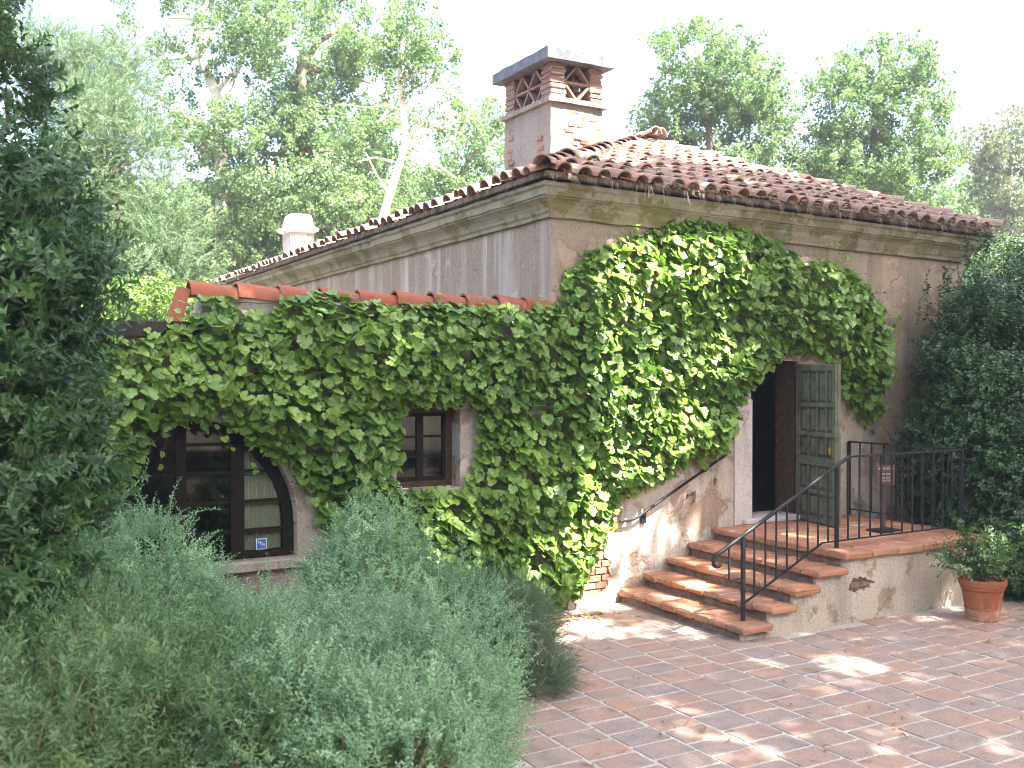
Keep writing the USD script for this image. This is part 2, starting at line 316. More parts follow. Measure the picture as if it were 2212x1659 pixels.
L_potted = leafmat('potted_leaf', [(.05, .10, .04), (.08, .145, .055), (.12, .19, .06)], .5, .3)

# ------------------------------------------------------------------ setting: ground and patio
YW = 9.97; XC = 6.21; XE = 13.5; ZL = .785
struct('ground', (np.array([[-150, -150, -.035], [250, -150, -.035], [250, 300, -.035], [-150, 300, -.035]], float), np.array([[0, 1, 2], [0, 2, 3]])), M_soil)
patio = Thing('patio', kind='structure')
patio.part('mortar_bed', box(3.2, 11.6, -3, 9.94, -.030, -.0065), M_mortar)
pav, rest = [], []
for ci in range(-4, 17):
    x0 = 4.845+.405*ci
    if x0 < 3.25 or x0 > 11.1: continue
    y = -3+RNG.uniform(0, .28)
    while y < 9.6:
        L = .28+RNG.normal(0, .008)
        if RNG.random() < .08: L *= 1.35
        y1 = min(y+L, 9.93)
        inside_stair = x0 > 7.2 and y1 > 7.9
        if not inside_stair and y1-y > .08:
            g = .0115+abs(RNG.normal(0, .003)); z = max(RNG.normal(0, .0015), -.002); t = RNG.normal(0, .002)
            m = cbox(x0+g, x0+.405-g, y+g, y1-g, -.026, z, .006, .0018)
            v = m[0]; v[:, 2] += np.where(v[:, 2] > -.02, (v[:, 0]-x0-.2)*t*2, 0)
            c = np.array([x0+.2, y+L/2, 0]); d = depth(c); r = (c@_rt)/d; yy = 805+2200*CAM_H/max(d, .1)
            vis = d > 2 and r < .53 and yy < 1720 and r > -.1 and (x0 > 3.6)
            (pav if vis else rest).append((d, m))
        y = y1
pav.sort(key=lambda t: t[0])
for d, m in pav[:300]: patio.part('paver', m, M_paver)
rest += pav[300:]
patio.part('pavers', join([m for d, m in rest]), M_paver, kind='stuff')

# ------------------------------------------------------------------ house
house = Thing('house', 'old plastered house with red barrel tile roof and open green door above brick steps', 'house', loc=(XC, YW, 0))
def zt(x): return -.018*(x-XC)                                   # the front has settled towards the right
door = sg.Polygon([(9.25, ZL), (10.66, ZL), (10.66, 2.86), (9.40, 2.90), (9.31, 2.5), (9.25, 2.2)])
door = sg.Polygon([(9.27, .80), (10.12, .80), (10.12, 2.90), (9.27, 2.93)])
front_poly = sg.Polygon([(XC, -.03), (XE, -.03), (XE, 4.80), (XC, 4.92)])
peel = ragged(sg.Polygon([(6.5, .05), (6.98, .16), (7.05, .45), (6.95, .62), (6.98, .95), (6.85, 1.15), (6.5, 1.1)]), .022, .05, 3)
hole = ragged(sg.Polygon([(8.19, 1.10), (8.29, 1.09), (8.35, 1.14), (8.36, 1.27), (8.29, 1.25), (8.25, 1.22), (8.2, 1.24)]), .010, .03, 5)
hole2 = ragged(sg.Point(8.66, 1.36).buffer(.045), .010, .03, 8)
skin = front_poly.difference(door).difference(peel).difference(hole).difference(hole2)
house.part('wall', slab(skin, YW, YW+.035), M_front, label='front wall of peeling brown and pink plaster')
house.part('wall_core', slab(front_poly.difference(door).difference(sg.box(XC-1, -1, XC+.402, 6)), YW+.036, YW+.42), M_core)
house.part('side_wall', slab(sg.Polygon([(YW+.036, -.03), (30, -.03), (30, 4.72), (YW+.036, 4.92)]), XC, XC+.4, 'x'), M_left, label='side wall of streaked grey brown plaster')
house.part('far_wall', join([box(XE-.4, XE, YW+.43, 30, -.03, 4.75), box(XC+.41, XE-.41, 29.6, 30, -.03, 4.75)]), M_left)
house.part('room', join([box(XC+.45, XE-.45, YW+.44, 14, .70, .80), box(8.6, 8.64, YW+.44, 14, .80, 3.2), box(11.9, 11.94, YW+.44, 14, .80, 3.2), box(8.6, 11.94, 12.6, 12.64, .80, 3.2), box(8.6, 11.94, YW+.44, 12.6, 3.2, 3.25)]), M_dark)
house.part('doorstep', cbox(9.1, 10.14, YW-.10, YW+.44, ZL+.004, .855, .012, .004), M_jamb)
house.part('door_jamb', slab(sg.Polygon([(8.98, ZL), (9.272, ZL), (9.272, 2.4), (8.98, 2.4)]), YW-.022, YW+.40), M_jamb, label='whitewashed left door jamb')
rb = np.random.default_rng(11)
for i in range(13):
    z = .1+.085*i
    for j in range(4):
        x = 6.42+.17*j+(.085 if i % 2 else 0)+rb.normal(0, .005)
        if x > 7.02: continue
        house.part('brick', cbox(x, x+.155, YW+.008+rb.uniform(0, .012), YW+.033, z, z+.068, .006, .003), M_brick)
def pill(x, z, r): return sg.Point(x, z).buffer(r)

# cornice: moulded profile with a mitre at the near corner
prof = [(0, 4.53), (.05, 4.535), (.05, 4.575), (.075, 4.60), (.085, 4.64), (.11, 4.68), (.155, 4.715), (.19, 4.735), (.19, 4.75), (.215, 4.76), (.215, 4.84), (.25, 4.86), (.25, 4.90), (0, 4.91)]
def sweep(pathfn, n, name, seed, label=None):
    V, Fc = [], []; k = len(prof); rg = np.random.default_rng(seed)
    for i in range(n+1):
        for o, z in prof: V.append(pathfn(i/n, o, z))
    V = np.array(V)
    nz = meshkit.fbm(V*[3, 3, 9], 4, seed)-.5; nz2 = meshkit.fbm(V*[14, 14, 14], 3, seed+5)-.5
    V[:, 2] += nz*.03+nz2*.012; V[:, 0] -= (nz2*.02 if name == 'x' else 0); V[:, 1] -= (nz2*.02 if name != 'x' else 0)
    for i in range(n):
        for j in range(k-1):
            a = i*k+j; Fc += [[a, a+1, a+k+1], [a, a+k+1, a+k]]
    return V, np.array(Fc)
def cf(t, o, z): x0, x1 = XC-o, XE+o; x = x0+(x1-x0)*t; return (x, YW-o, z+zt(x))
def cl(t, o, z): y0 = YW-o; y = y0+(30-y0)*t; return (XC-o, y, z-.008*(y-YW))
def cr(t, o, z): y0 = YW-o; y = y0+(30-y0)*t; return (XE+o, y, z+zt(XE))
house.part('cornice', sweep(cf, 90, 'y', 1), M_corn, label='moulded cornice along the front, stained')
house.part('cornice', sweep(cl, 150, 'x', 2), M_corn, label='moulded cornice along the side wall, yellowed')
house.part('cornice', sweep(cr, 40, 'x', 3), M_corn)
# roof deck
A = np.array([5.90, 9.65, 4.925]); B = np.array([13.86, 9.65, 4.785]); P = np.array([10.15, 13.5, 6.43]); Cc = np.array([5.9, 30.4, 4.75]); Q = np.array([10.15, 26.5, 6.25]); D = np.array([13.86, 30.4, 4.785])
dv = np.array([A, B, P, Cc, Q, D])-[0, 0, .0]
deck = house.part('roof', (dv, np.array([[0, 1, 2], [0, 2, 4], [0, 4, 3], [1, 5, 4], [1, 4, 2], [3, 4, 5]])), M_beam)
def barrel(r0, r1, L, n=6, th=.015, a=math.radians(84)):
    an = np.linspace(-a, a, n+1); V = []
    for y, r in ((0, r0), (L, r1)):
        for q in (r, r-th):
            V += [(q*math.sin(t), y, q*math.cos(t)-r*.12) for t in an]
    V = np.array(V); k = n+1; f = []
    for i in range(n):
        f += [[i, i+1, 2*k+i+1], [i, 2*k+i+1, 2*k+i], [k+i+1, k+i, 3*k+i], [k+i+1, 3*k+i, 3*k+i+1], [i+1, i, k+i], [i+1, k+i, k+i+1], [2*k+i, 2*k+i+1, 3*k+i+1], [2*k+i, 3*k+i+1, 3*k+i]]
    f += [[0, 2*k, 3*k], [0, 3*k, k], [n, k+n, 3*k+n], [n, 3*k+n, 2*k+n]]
    return V, np.array(f)
def place(m, o, e, u, n, yaw=0, lift=0.0, roll=0):
    v = m[0].copy()
    if yaw: c, s = math.cos(yaw), math.sin(yaw); v[:, :2] = v[:, :2]@np.array([[c, s], [-s, c]])
    if roll: c, s = math.cos(roll), math.sin(roll); v[:, [0, 2]] = v[:, [0, 2]]@np.array([[c, s], [-s, c]])
    v[:, 2] += lift*(1-v[:, 1]/.45)
    return o+v[:, :1]*e+v[:, 1:2]*u+v[:, 2:]*n, m[1]
def unit(v): return v/np.linalg.norm(v)
tiles = []; pans = []
rt = np.random.default_rng(21)
def cover(E0, E1, T0, T1, step, rows_exp=.36, keep=lambda p: True, prio=0):
    """barrel tiles on the plane with eave E0-E1 and top T0-T1"""
    e = unit(E1-E0); u = T0-E0; u = unit(u-e*(u@e)); n = np.cross(e, u); n = n if n[2] > 0 else -n
    W = np.linalg.norm(E1-E0); N = int(W/step); Hs = (T0-E0)@u
    a0, a1 = (T0-E0)@e, (T1-E0)@e
    for i in range(N+1):
        s = min(max(i*step+rt.normal(0, .012), .05), W-.03)
        r = .110+rt.normal(0, .005)
        for j in range(int(Hs/rows_exp)+1):
            q = j*rows_exp+rt.normal(0, .025)-.02
            if q+.15 > Hs: continue
            lo = a0*(q+.15)/Hs; hi = W-(W-a1)*(q+.15)/Hs
            if s < lo or s > hi: continue
            o = E0+e*s+u*q+n*(.058+.010*rt.random())
            if not keep(o): continue
            m = place(barrel(r, r*.80, .45+rt.normal(0, .01)), o, e, u, n, rt.normal(0, .035), .022+abs(rt.normal(0, .014)), rt.normal(0, .05))
            tiles.append((prio+j*.01+(0 if prio == 0 else 0), depth(o), m, prio, j))
        # channel tiles between, laid upside down
        s2 = s+step/2
        for j in range(int(Hs/rows_exp)+1):
            q = j*rows_exp-.05+(.17 if j == 0 else 0)
            if q+.15 > Hs: continue
            lo = a0*(q+.15)/Hs; hi = W-(W-a1)*(q+.15)/Hs
            if s2 < lo or s2 > hi: continue
            o = E0+e*s2+u*q+n*.102
            if not keep(o): continue
            pans.append((prio, j, place(barrel(.10, .085, .45, 5), o, e, u, -n, rt.normal(0, .02))))
house.part('tile_bed', bar(A+[.10, .11, .055], B+[-.10, .11, .055], .07, .075), M_tilebed, parent=deck)
house.part('tile_bed', bar(A+[.11, .19, .055], Cc+[.11, 0, .055], .07, .075), M_tilebed, parent=deck)
inchim = lambda p: not (7.44 < p[0] < 8.34 and 11.98 < p[1] < 13.35)
cover(A, B, P, P, .262, keep=inchim, prio=0)
cover(A, Cc, P, Q, .262, keep=inchim, prio=1)
cover(B, D, P, Q, .262, prio=2)
hip = []
def ridge_line(a, b, step=.36, r=.125, sz=.0):
    u = unit(b-a); e = unit(np.cross(u, [0, 0, 1])); n = np.cross(e, u); L = np.linalg.norm(b-a)
    for k in range(int(L/step)+1):
        o = a+u*(k*step-.05)+n*(.080+sz+rt.normal(0, .008))
        hip.append(place(barrel(r+rt.normal(0, .006), r*.84, .46, 7, .017), o, e, u, n, rt.normal(0, .04), .035+abs(rt.normal(0, .012))))
ridge_line(A+unit(P-A)*.05, P); ridge_line(B+unit(P-B)*.05, P); ridge_line(P+np.array([0, -.35, .05]), Q)
hip.append(place(barrel(.15, .13, .5, 7, .018), P+np.array([.15, -.35, .16]), np.array([1., 0, 0]), np.array([0, 1., 0]), np.array([0, 0, 1.]), .25))
for m in hip[:20]: house.part('ridge_tile', m, M_tile, parent=deck)
order = sorted(tiles, key=lambda t: (t[3] == 2, t[3] == 1 and t[4] > 1, t[1]))
for t in order[:300]: house.part('roof_tile', t[2], M_tile, parent=deck)
house.part('roof_tiles', join([t[2] for t in order[300:]]+hip[20:]), M_tile, parent=deck, kind='stuff')
house.part('channel_tiles', join([p[2] for p in pans]), M_tile, parent=deck, kind='stuff')

# chimney on the roof near the corner
ch = house.group('chimney')
cx0, cx1, cy0, cy1 = 7.464, 8.33, 12.0, 13.3
def rough_box(x0, x1, y0, y1, z0, z1, amp, seed, taper=0.0, n=9):
    m = trimesh.creation.box([x1-x0, y1-y0, z1-z0]); m = m.subdivide().subdivide().subdivide()
    v = np.asarray(m.vertices)*1.0; zz = (v[:, 2]/(z1-z0)+.5); v[:, :2] *= (1+taper*(1-zz))[:, None]
    v += [(x0+x1)/2, (y0+y1)/2, (z0+z1)/2]
    v += (np.stack([meshkit.fbm(v*4, 3, seed+k) for k in range(3)], 1)-.5)*amp*2
    return v, np.asarray(m.faces)
house.part('shaft', rough_box(cx0, cx1, cy0, cy1, 5.1, 6.50, .022, 31, .035), M_chim, parent=ch, smooth=40)
house.part('ledge', rough_box(cx0-.055, cx1+.055, cy0-.055, cy1+.055, 6.50, 6.565, .012, 35), M_chim, parent=ch)
rc = np.random.default_rng(41)
def pier(x, y, wx, wy, z0, z1):
    z = z0
    while z < z1-.03:
        h = .073; j = rc.normal(0, .008, 2)
        house.part('brick', cbox(x-wx/2+j[0], x+wx/2+j[0], y-wy/2+j[1], y+wy/2+j[1], z, min(z+h-.014, z1), .008, .005, rc), M_chbrick, parent=ch); z += h
    house.part('pier_core', box(x-wx/2+.02, x+wx/2-.02, y-wy/2+.02, y+wy/2-.02, z0, z1), M_mortar, parent=ch)
zp0, zp1 = 6.566, 7.06
for x, y, wx, wy in ((cx0+.13, cy0+.14, .25, .27), (cx1-.11, cy0+.13, .21, .25), (cx0+.12, cy1-.14, .23, .27), (cx1-.11, cy1-.13, .21, .25)):
    pier(x, y, wx, wy, zp0, zp1)
def lattice(p0, p1, bays):
    p0, p1 = np.array(p0), np.array(p1); zm = (zp0+zp1)/2; d = (p1-p0)/bays
    for b in range(bays):
        l = p0+d*b; r = p0+d*(b+1); c = (l+r)/2
        Z = lambda p, z: np.array([p[0], p[1], z])
        for a, q in ((Z(l, zm+.015), Z(c, zp1)), (Z(r, zm+.015), Z(c, zp1)), (Z(l, zm-.015), Z(c, zp0)), (Z(r, zm-.015), Z(c, zp0)), (Z(l, zm), Z(r, zm))):
            house.part('lattice_tile', bar(a, q, .115, .032), M_chbrick, parent=ch)
lattice((cx0+.25, cy0+.085), (cx1-.21, cy0+.085), 1)
lattice((cx0+.085, cy0+.27), (cx0+.085, cy1-.27), 2)
lattice((cx1-.085, cy0+.27), (cx1-.085, cy1-.27), 2)
house.part('flue', box(cx0+.3, cx1-.3, cy0+.35, cy1-.35, 6.57, 7.06), plain('soot', (.03, .028, .03), .9, .1), parent=ch)
capv, capf = rough_box(cx0-.14, cx1+.12, cy0-.14, cy1+.14, 7.06, 7.21, .014, 51)
capv[:, 2] += np.where(capv[:, 2] > 7.15, .05*(1-np.maximum(abs(capv[:, 0]-(cx0+cx1)/2)/.56, abs(capv[:, 1]-(cy0+cy1)/2)/.8)), 0)
house.part('cap', (capv, capf), M_cap, parent=ch, smooth=50)
for (x, z) in ((7.86, 6.41), (8.16, 6.32), (7.98, 6.33), (7.80, 6.22), (7.95, 6.22), (7.76, 6.13), (7.90, 6.05), (8.02, 6.0), (7.85, 5.96)):
    w_ = rc.uniform(.045, .08); house.part('brick', cbox(x-w_, x+w_, cy0-.004-(6.5-z)*.022-.004, cy0+.03, z-.028, z+.028, .006, .004, rc), M_brick, parent=ch)
for (y, z) in ((13.12, 6.02), (13.15, 5.92), (13.08, 5.84), (12.28, 6.05), (12.25, 5.9), (13.1, 6.2)):
    house.part('brick', cbox(cx0-.004-(6.5-z)*.022-.004, cx0+.03, y-.07, y+.07, z-.028, z+.028, .006, .004, rc), M_brick, parent=ch)
# small white chimney further back
c2 = house.group('small_chimney', label='small white plastered chimney far along the roof')
house.part('shaft', rough_box(7.50, 8.10, 23.9, 24.5, 5.2, 6.16, .012, 61), M_shaft2, parent=c2, smooth=40)
pv, pf = lathe([(.0, 6.60), (.24, 6.60), (.30, 6.55), (.36, 6.30), (.46, 6.25), (.46, 6.18), (.36, 6.13), (0, 6.13)], (7.80, 24.2, 0), 4)
a = math.radians(45); pc = np.array([7.80, 24.2]); Rm = np.array([[math.cos(a), -math.sin(a)], [math.sin(a), math.cos(a)]]); pv[:, :2] = (pv[:, :2]-pc)@Rm.T*1.2+pc
house.part('cap', (pv, pf), M_white, parent=c2)

# door leaf, swung outwards
hinge = np.array([10.06, YW-.02]); free = np.array([9.92, 9.15]); dl = np.linalg.norm(free-hinge); du = (free-hinge)/dl; dn = np.array([-abs(du[1]), du[0]]) if False else np.array([du[1], -du[0]])
if dn[0] > 0: dn = -dn
def dbox(s0, s1, z0, z1, o0, o1, c=.006):
    v, f = cbox(s0, s1, o0, o1, z0, z1, c)
    xy = hinge+v[:, :1]*du+v[:, 1:2]*dn
    return np.column_stack([xy, v[:, 2]]), f
dz0, dz1 = .80, 2.86
dr = house.part('door', dbox(0, dl, dz0, dz1, -.09, -.035), M_door, label='open green panelled door leaf')
zs = [dz0, dz0+.33, dz0+.62, dz0+.98+.0, dz0+1.42, dz1]; cols4 = [0, .20, .40, .60, .80]
zs = [dz0+.06, dz0+.36, dz0+.70, dz0+1.05, dz0+1.20+.16, dz0+1.70, dz1]
rails = [(dz0, dz0+.08), (dz0+.37, dz0+.43), (dz0+.74, dz0+.86), (dz0+1.12, dz0+1.18), (dz0+1.50, dz0+1.56), (dz1-.09, dz1)]
for z0, z1 in rails: house.part('rail', dbox(.002, dl-.002, z0, z1, -.034, 0), M_door, parent=dr)
edges = [.002, .09, .27, .33, .49, .55, .71, .77, dl-.09]
stiles = [(.002, .07), (.225, .262), (.41, .447), (.595, .632), (dl-.075, dl-.002)]
for (a0, a1), (b0, b1) in zip(rails[:-1], rails[1:]):
    for s0, s1 in stiles: house.part('stile', dbox(s0, s1, a1+.001, b0-.001, -.034, -.001), M_door, parent=dr)
    for (s0, s1), (t0, t1) in zip(stiles[:-1], stiles[1:]):
        house.part('panel', dbox(s1+.025, t0-.025, a1+.025, b0-.025, -.034, -.012, .012), M_door, parent=dr)
v, f = tube([(0, 0, 0), (1, 0, 0)], 1)
p0 = hinge+du*.20+dn*.03; p1 = hinge+du*.62+dn*.03
house.part('bar', bar((*p0, dz0+.98), (*p1, dz0+.90), .014), M_brass, parent=dr)
house.part('handle', join([dbox(dl-.10, dl-.04, dz0+.86, dz0+1.06, .001, .012), dbox(dl-.085, dl-.055, dz0+.90, dz0+1.0, .013, .05, .008)]), M_brass, parent=dr)
house.part('door_frame', join([box(10.085, 10.118, YW+.05, YW+.40, .86, 2.9), box(9.275, 10.084, YW+.05, YW+.40, 2.905, 2.95)]), M_frame)
house.part('conduit', tube([(8.985, YW-.015, .82), (8.985, YW-.015, 2.72), (8.985, YW-.015, 3.0)], .009, 6), M_jamb)

# ------------------------------------------------------------------ low wing with arched window
wing = Thing('low_wing', 'low grey plastered wing with arched window, overgrown by vine, left of the house', 'outbuilding', loc=(0, YW, 0))
ax, az, ar = 2.13, 1.24, 1.07
arch = sg.Polygon([(ax-ar, .90)]+[(ax-ar*math.cos(t), az+ar*math.sin(t)) for t in np.linspace(0, math.pi, 30)]+[(ax+ar, .90)])
win = sg.box(4.28, 1.50, 5.03, 2.37)
wp = sg.Polygon([(-3, -.03), (XC-.004, -.03), (XC-.004, 3.44), (2.28, 3.46), (2.2, 3.1), (-3, 3.1)])
wing.part('wall', slab(wp.difference(arch).difference(win), YW+.002, YW+.36), M_wing)
# rounded plaster reveal around the arch
rv = []
for t in np.linspace(0, math.pi, 34):
    for r, y in ((ar+.10, YW+.001), (ar+.05, YW-.006), (ar+.012, YW+.004), (ar-.008, YW+.04), (ar-.012, YW+.22)):
        rv.append((ax-r*math.cos(t), y, az+r*math.sin(t)))
k = 5; rf = [[i*k+j, i*k+j+1, (i+1)*k+j+1] for i in range(33) for j in range(4)]+[[i*k+j, (i+1)*k+j+1, (i+1)*k+j] for i in range(33) for j in range(4)]
wing.part('arch_reveal', (np.array(rv), np.array(rf)), M_wing, smooth=True)
wing.part('sill', cbox(ax-ar-.15, ax+ar+.15, YW-.10, YW+.30, .80, .90, .015, .004), M_wing)
aw = wing.group('arched_window')
inner = sg.Polygon([(ax-ar+.115, .97)]+[(ax-(ar-.115)*math.cos(t), az+(ar-.115)*math.sin(t)) for t in np.linspace(0, math.pi, 30)]+[(ax+ar-.115, .97)])
wing.part('frame', slab(arch.buffer(-.014).difference(inner), YW+.10, YW+.20), M_wood, parent=aw)
mull = [(ax-.10, ax+.0), (ax-.62, ax-.53), (ax+.43, ax+.56)]
for x0, x1 in mull:
    hgt = az+math.sqrt((ar-.1)**2-max(abs(x0-ax), abs(x1-ax))**2)
    wing.part('mullion', box(x0, x1, YW+.095, YW+.19, .965, hgt), M_wood, parent=aw)
bays = [(ax-ar+.10, ax-.62), (ax-.53, ax-.10), (ax, ax+.43), (ax+.56, ax+ar-.10)]
for bi, (x0, x1) in enumerate(bays):
    for z in (1.18, 1.47, 1.77, 2.05):
        xa, xb = x0, x1
        lim = math.sqrt(max((ar-.10)**2-(z-az)**2, 0)) if z > az else ar-.1
        xa, xb = max(x0, ax-lim), min(x1, ax+lim)
        if xb-xa > .05: wing.part('glazing_bar', box(xa+.001, xb-.001, YW+.115, YW+.155, z-.016, z+.016), M_wood, parent=aw)
    cell0 = .97
    for z0, z1 in zip((.97, 1.196, 1.486, 1.786, 2.066), (1.164, 1.454, 1.754, 2.034, 2.3)):
        g = sg.box(x0+.001, z0, x1-.001, z1).intersection(inner)
        if g.area > .004: wing.part('pane', slab(g, YW+.130, YW+.134), M_glass, parent=aw)
cv = []
nx = 60
for i in range(nx+1):
    x = ax+.53+(ar-.60)*i/nx; y = YW+.215+.018*math.sin(i*1.9)+.01*math.sin(i*.7)
    cv += [(x, y, .93), (x, y, 1.50), (x, y, 1.98)]
cfc = [[i*3+j, i*3+j+1, i*3+j+4] for i in range(nx) for j in range(2)]+[[i*3+j, i*3+j+4, i*3+j+3] for i in range(nx) for j in range(2)]
wing.part('curtain', (np.array(cv), np.array(cfc)), M_cloth, parent=aw, label='pale pleated curtain behind the right panes')
sx, sz = ony(565, 1175, YW+.12)[[0, 2]]
st = wing.part('sticker', box(sx-.052, sx+.052, YW+.122, YW+.126, sz-.055, sz+.055), M_whitep, parent=aw, label='small square blue sticker with white letters')
wing.part('sticker_print', box(sx-.045, sx+.045, YW+.1195, YW+.1215, sz-.048, sz+.048), M_blue, parent=aw)
for i, (chx, dx, dz) in enumerate((('N', -.024, .020), ('D', .0, .006), ('N', .022, -.008))):
    tm = meshkit.text_mesh(chx, .026, depth=.001) if True else None
    tv = np.asarray(tm.vertices); c0 = (tv.max(0)+tv.min(0))/2; tv = tv-c0
    wing.part('sticker_letter', (np.stack([sx+dx+tv[:, 0], YW+.1185+tv[:, 2], sz+dz+tv[:, 1]], 1), np.asarray(tm.faces)), M_whitep, parent=aw)
# small window
sw = wing.group('small_window')
wing.part('frame', slab(win.buffer(.0).difference(sg.box(4.34, 1.565, 4.955, 2.31)), YW+.20, YW+.27), M_frame, parent=sw)
wing.part('sash', slab(sg.box(4.342, 1.567, 4.953, 2.308).difference(sg.box(4.375, 1.61, 4.61, 2.27)).difference(sg.box(4.69, 1.61, 4.925, 2.27)), YW+.215, YW+.255), M_wood, parent=sw)
for x0, x1 in ((4.375, 4.61), (4.69, 4.925)):
    for z in (1.83, 2.05): wing.part('glazing_bar', box(x0+.001, x1-.001, YW+.222, YW+.25, z-.013, z+.013), M_wood, parent=sw)
    for z0, z1 in ((1.61, 1.817), (1.843, 2.037), (2.063, 2.27)): wing.part('pane', box(x0, x1, YW+.236, YW+.239, z0, z1), M_glass, parent=sw)
wing.part('sill', cbox(4.2, 5.1, YW-.05, YW+.20, 1.42, 1.497, .012, .003), M_wing, parent=sw)
wing.part('lintel', cbox(4.24, 5.07, YW-.012, YW+.1, 2.372, 2.47, .01, .003), M_frame, parent=sw)
# room behind the windows, flat roof
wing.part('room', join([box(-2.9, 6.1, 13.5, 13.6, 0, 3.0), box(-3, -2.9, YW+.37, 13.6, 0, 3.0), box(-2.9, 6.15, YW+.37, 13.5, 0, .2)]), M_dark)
wing.part('flat_roof', box(-3, XC-.01, YW+.37, 13.6, 3.0, 3.08), M_beam)
wing.part('fascia', cbox(-3.2, 2.24, YW-.08, YW+.0, 3.085, 3.235, .008), M_beam)
# coping tiles along the parapet, falling away to the right
px = [2.16+.43*i for i in range(9)]+[5.98, 6.20]
xs = list(np.linspace(2.15, 6.2, 11)); xs = [2.15, 2.60, 3.02, 3.45, 3.86, 4.28, 4.70, 5.10, 5.50, 5.86, 6.19]
for i in range(10):
    x0, x1 = xs[i], xs[i+1]; r = .138+RNG.normal(0, .005)
    z = 3.485-.006*(x0-2.15)
    m = barrel(r, r*.85, x1-x0+.05, 8, .020, math.radians(96))
    yaw = RNG.normal(0, .012); big_end_right = False
    e, u, n = np.array([0, -1., 0]), np.array([1., 0, 0]), np.array([0, 0, 1.])
    wing.part('coping_tile', place(m, np.array([x0, YW+.07, z]), e, u, n, yaw, .036), M_cope, smooth=35)
wing.part('coping_bed', box(2.3, XC-.01, YW-.02, YW+.14, 3.44, 3.475), M_mortar)
m = barrel(.125, .10, .36, 8, .017, math.radians(95))
wing.part('coping_tile', place(m, np.array([2.03, YW+.06, 3.20]), np.array([0, -1., 0]), unit(np.array([.28, 0, 1.])), unit(np.array([-1., 0, .28]))), M_cope, smooth=35, label='coping tile standing on end at the parapet corner')

# ------------------------------------------------------------------ stairs
stairs = Thing('brick_staircase', 'terracotta tiled staircase with plastered side rising to the open door', 'staircase', loc=(8.6, 8.8, 0))
SX = [7.14, 7.51, 7.855, 8.19, 8.60]; YN = 7.80; RI = .157; LE = 11.12
prof2 = [(7.22, -.03)]
for k in range(5):
    x = SX[k]+.055; prof2 += [(x, RI*(k+1)-.078)] if k == 0 else [(x, RI*k-.078+.0), (x, RI*(k+1)-.078)]
prof2 = [(SX[0]+.055, -.03), (SX[0]+.055, RI-.078)]
for k in range(1, 5): prof2 += [(SX[k]+.055, RI*k-.078), (SX[k]+.055, RI*(k+1)-.078)]
prof2 += [(LE-.05, ZL-.078), (LE-.05, -.03)]
body = sg.Polygon(prof2)
peel2 = ragged(sg.Polygon([(8.74, .36), (8.90, .30), (9.08, .34), (9.16, .43), (9.02, .47), (8.86, .49), (8.77, .43)]), .016, .035, 9)
stairs.part('core', slab(body, YN+.10, YW-.003), M_core)
stairs.part('side_wall', slab(body.difference(peel2), YN+.065, YN+.0995), M_stair)
stairs.part('end_wall', box(LE-.0495, LE-.02, YN+.065, YW-.003, -.03, ZL-.08), M_stair)
rs = np.random.default_rng(5)
for i in range(4):
    for j in range(4):
        x = 8.62+.16*j+(.08 if i % 2 else 0)
        stairs.part('brick', cbox(x, x+.145, YN+.072+rs.uniform(0, .012), YN+.099, .22+.075*i, .28+.075*i, .008, .004, rs), M_chbrick)
for k in range(4):
    x0, x1 = SX[k], SX[k+1]+.05; sp = stairs.group('step'); zt1 = RI*(k+1)
    n = 8; ys = np.linspace(YN-.035, YW-.012, n+1)+np.r_[0, rs.normal(0, .012, n-1), 0]
    for i in range(n):
        j = rs.normal(0, .004, 3)
        v, f = cbox(x0+j[0], x1, ys[i]+.008, ys[i+1]-.008, zt1-.074, zt1+j[1], .018, .005, rs)
        stairs.part('tile', (v, f), M_step, parent=sp)
    stairs.part('joint', box(x0+.024, x1-.002, YN, YW-.014, zt1-.066, zt1-.013), M_mortar, parent=sp)
lp = stairs.group('landing')
xs2 = np.linspace(SX[4], LE, 7); ys2 = np.linspace(YN-.035, YW-.012, 9)
for i in range(6):
    for q in range(8):
        j = rs.normal(0, .003, 3)
        stairs.part('tile', cbox(xs2[i]+.006, xs2[i+1]-.006, ys2[q]+.006, ys2[q+1]-.006, ZL-.074, ZL+j[1], .012, .003, rs), M_step, parent=lp)
stairs.part('joint', box(SX[4]+.024, LE-.02, YN, YW-.014, ZL-.066, ZL-.011), M_mortar, parent=lp)

# ------------------------------------------------------------------ iron railing
rail = Thing('iron_railing', 'black iron railing with thin balusters down the steps and around the landing', 'railing', loc=(8.8, 8.05, 0))
YR = 8.03
def V3(*a): return np.array(a, float)
pA = V3(7.36, YR, RI); pB = V3(8.80, YR+.06, ZL); pC = V3(11.03, YR+.12, ZL); pD = V3(11.05, YW-.03, ZL)
tA = V3(6.98, YR, .865); tBend = V3(9.00, YR+.07, 1.80); tC = V3(pC[0], pC[1], 1.80); tD = V3(pD[0], pD[1], 1.795)
def top_at(x):
    if x <= tBend[0]: return tA[2]+(tBend[2]-tA[2])*(x-tA[0])/(tBend[0]-tA[0])
    return 1.80
bend_lo = V3(8.57, YR+.05, .865); lowA = V3(7.36, YR, .33)
def low_at(x):
    if x <= bend_lo[0]: return lowA[2]+(bend_lo[2]-lowA[2])*(x-lowA[0])/(bend_lo[0]-lowA[0])
    return .865
curl = [tA+V3(.06*math.cos(t)+.03, 0, -.055+.055*math.sin(t)-.0) for t in np.linspace(2.2, 5.6, 9)]
rail.part('handrail', tube([*curl[::-1][:7][::-1][::-1], tA+V3(.0, 0, 0), *[tA+(tBend-tA)*t for t in (.33, .66)], tBend], .021, 8), M_iron)
rail.part('handrail', bar(tBend-V3(.01, 0, 0), tC, .04, .022), M_iron)
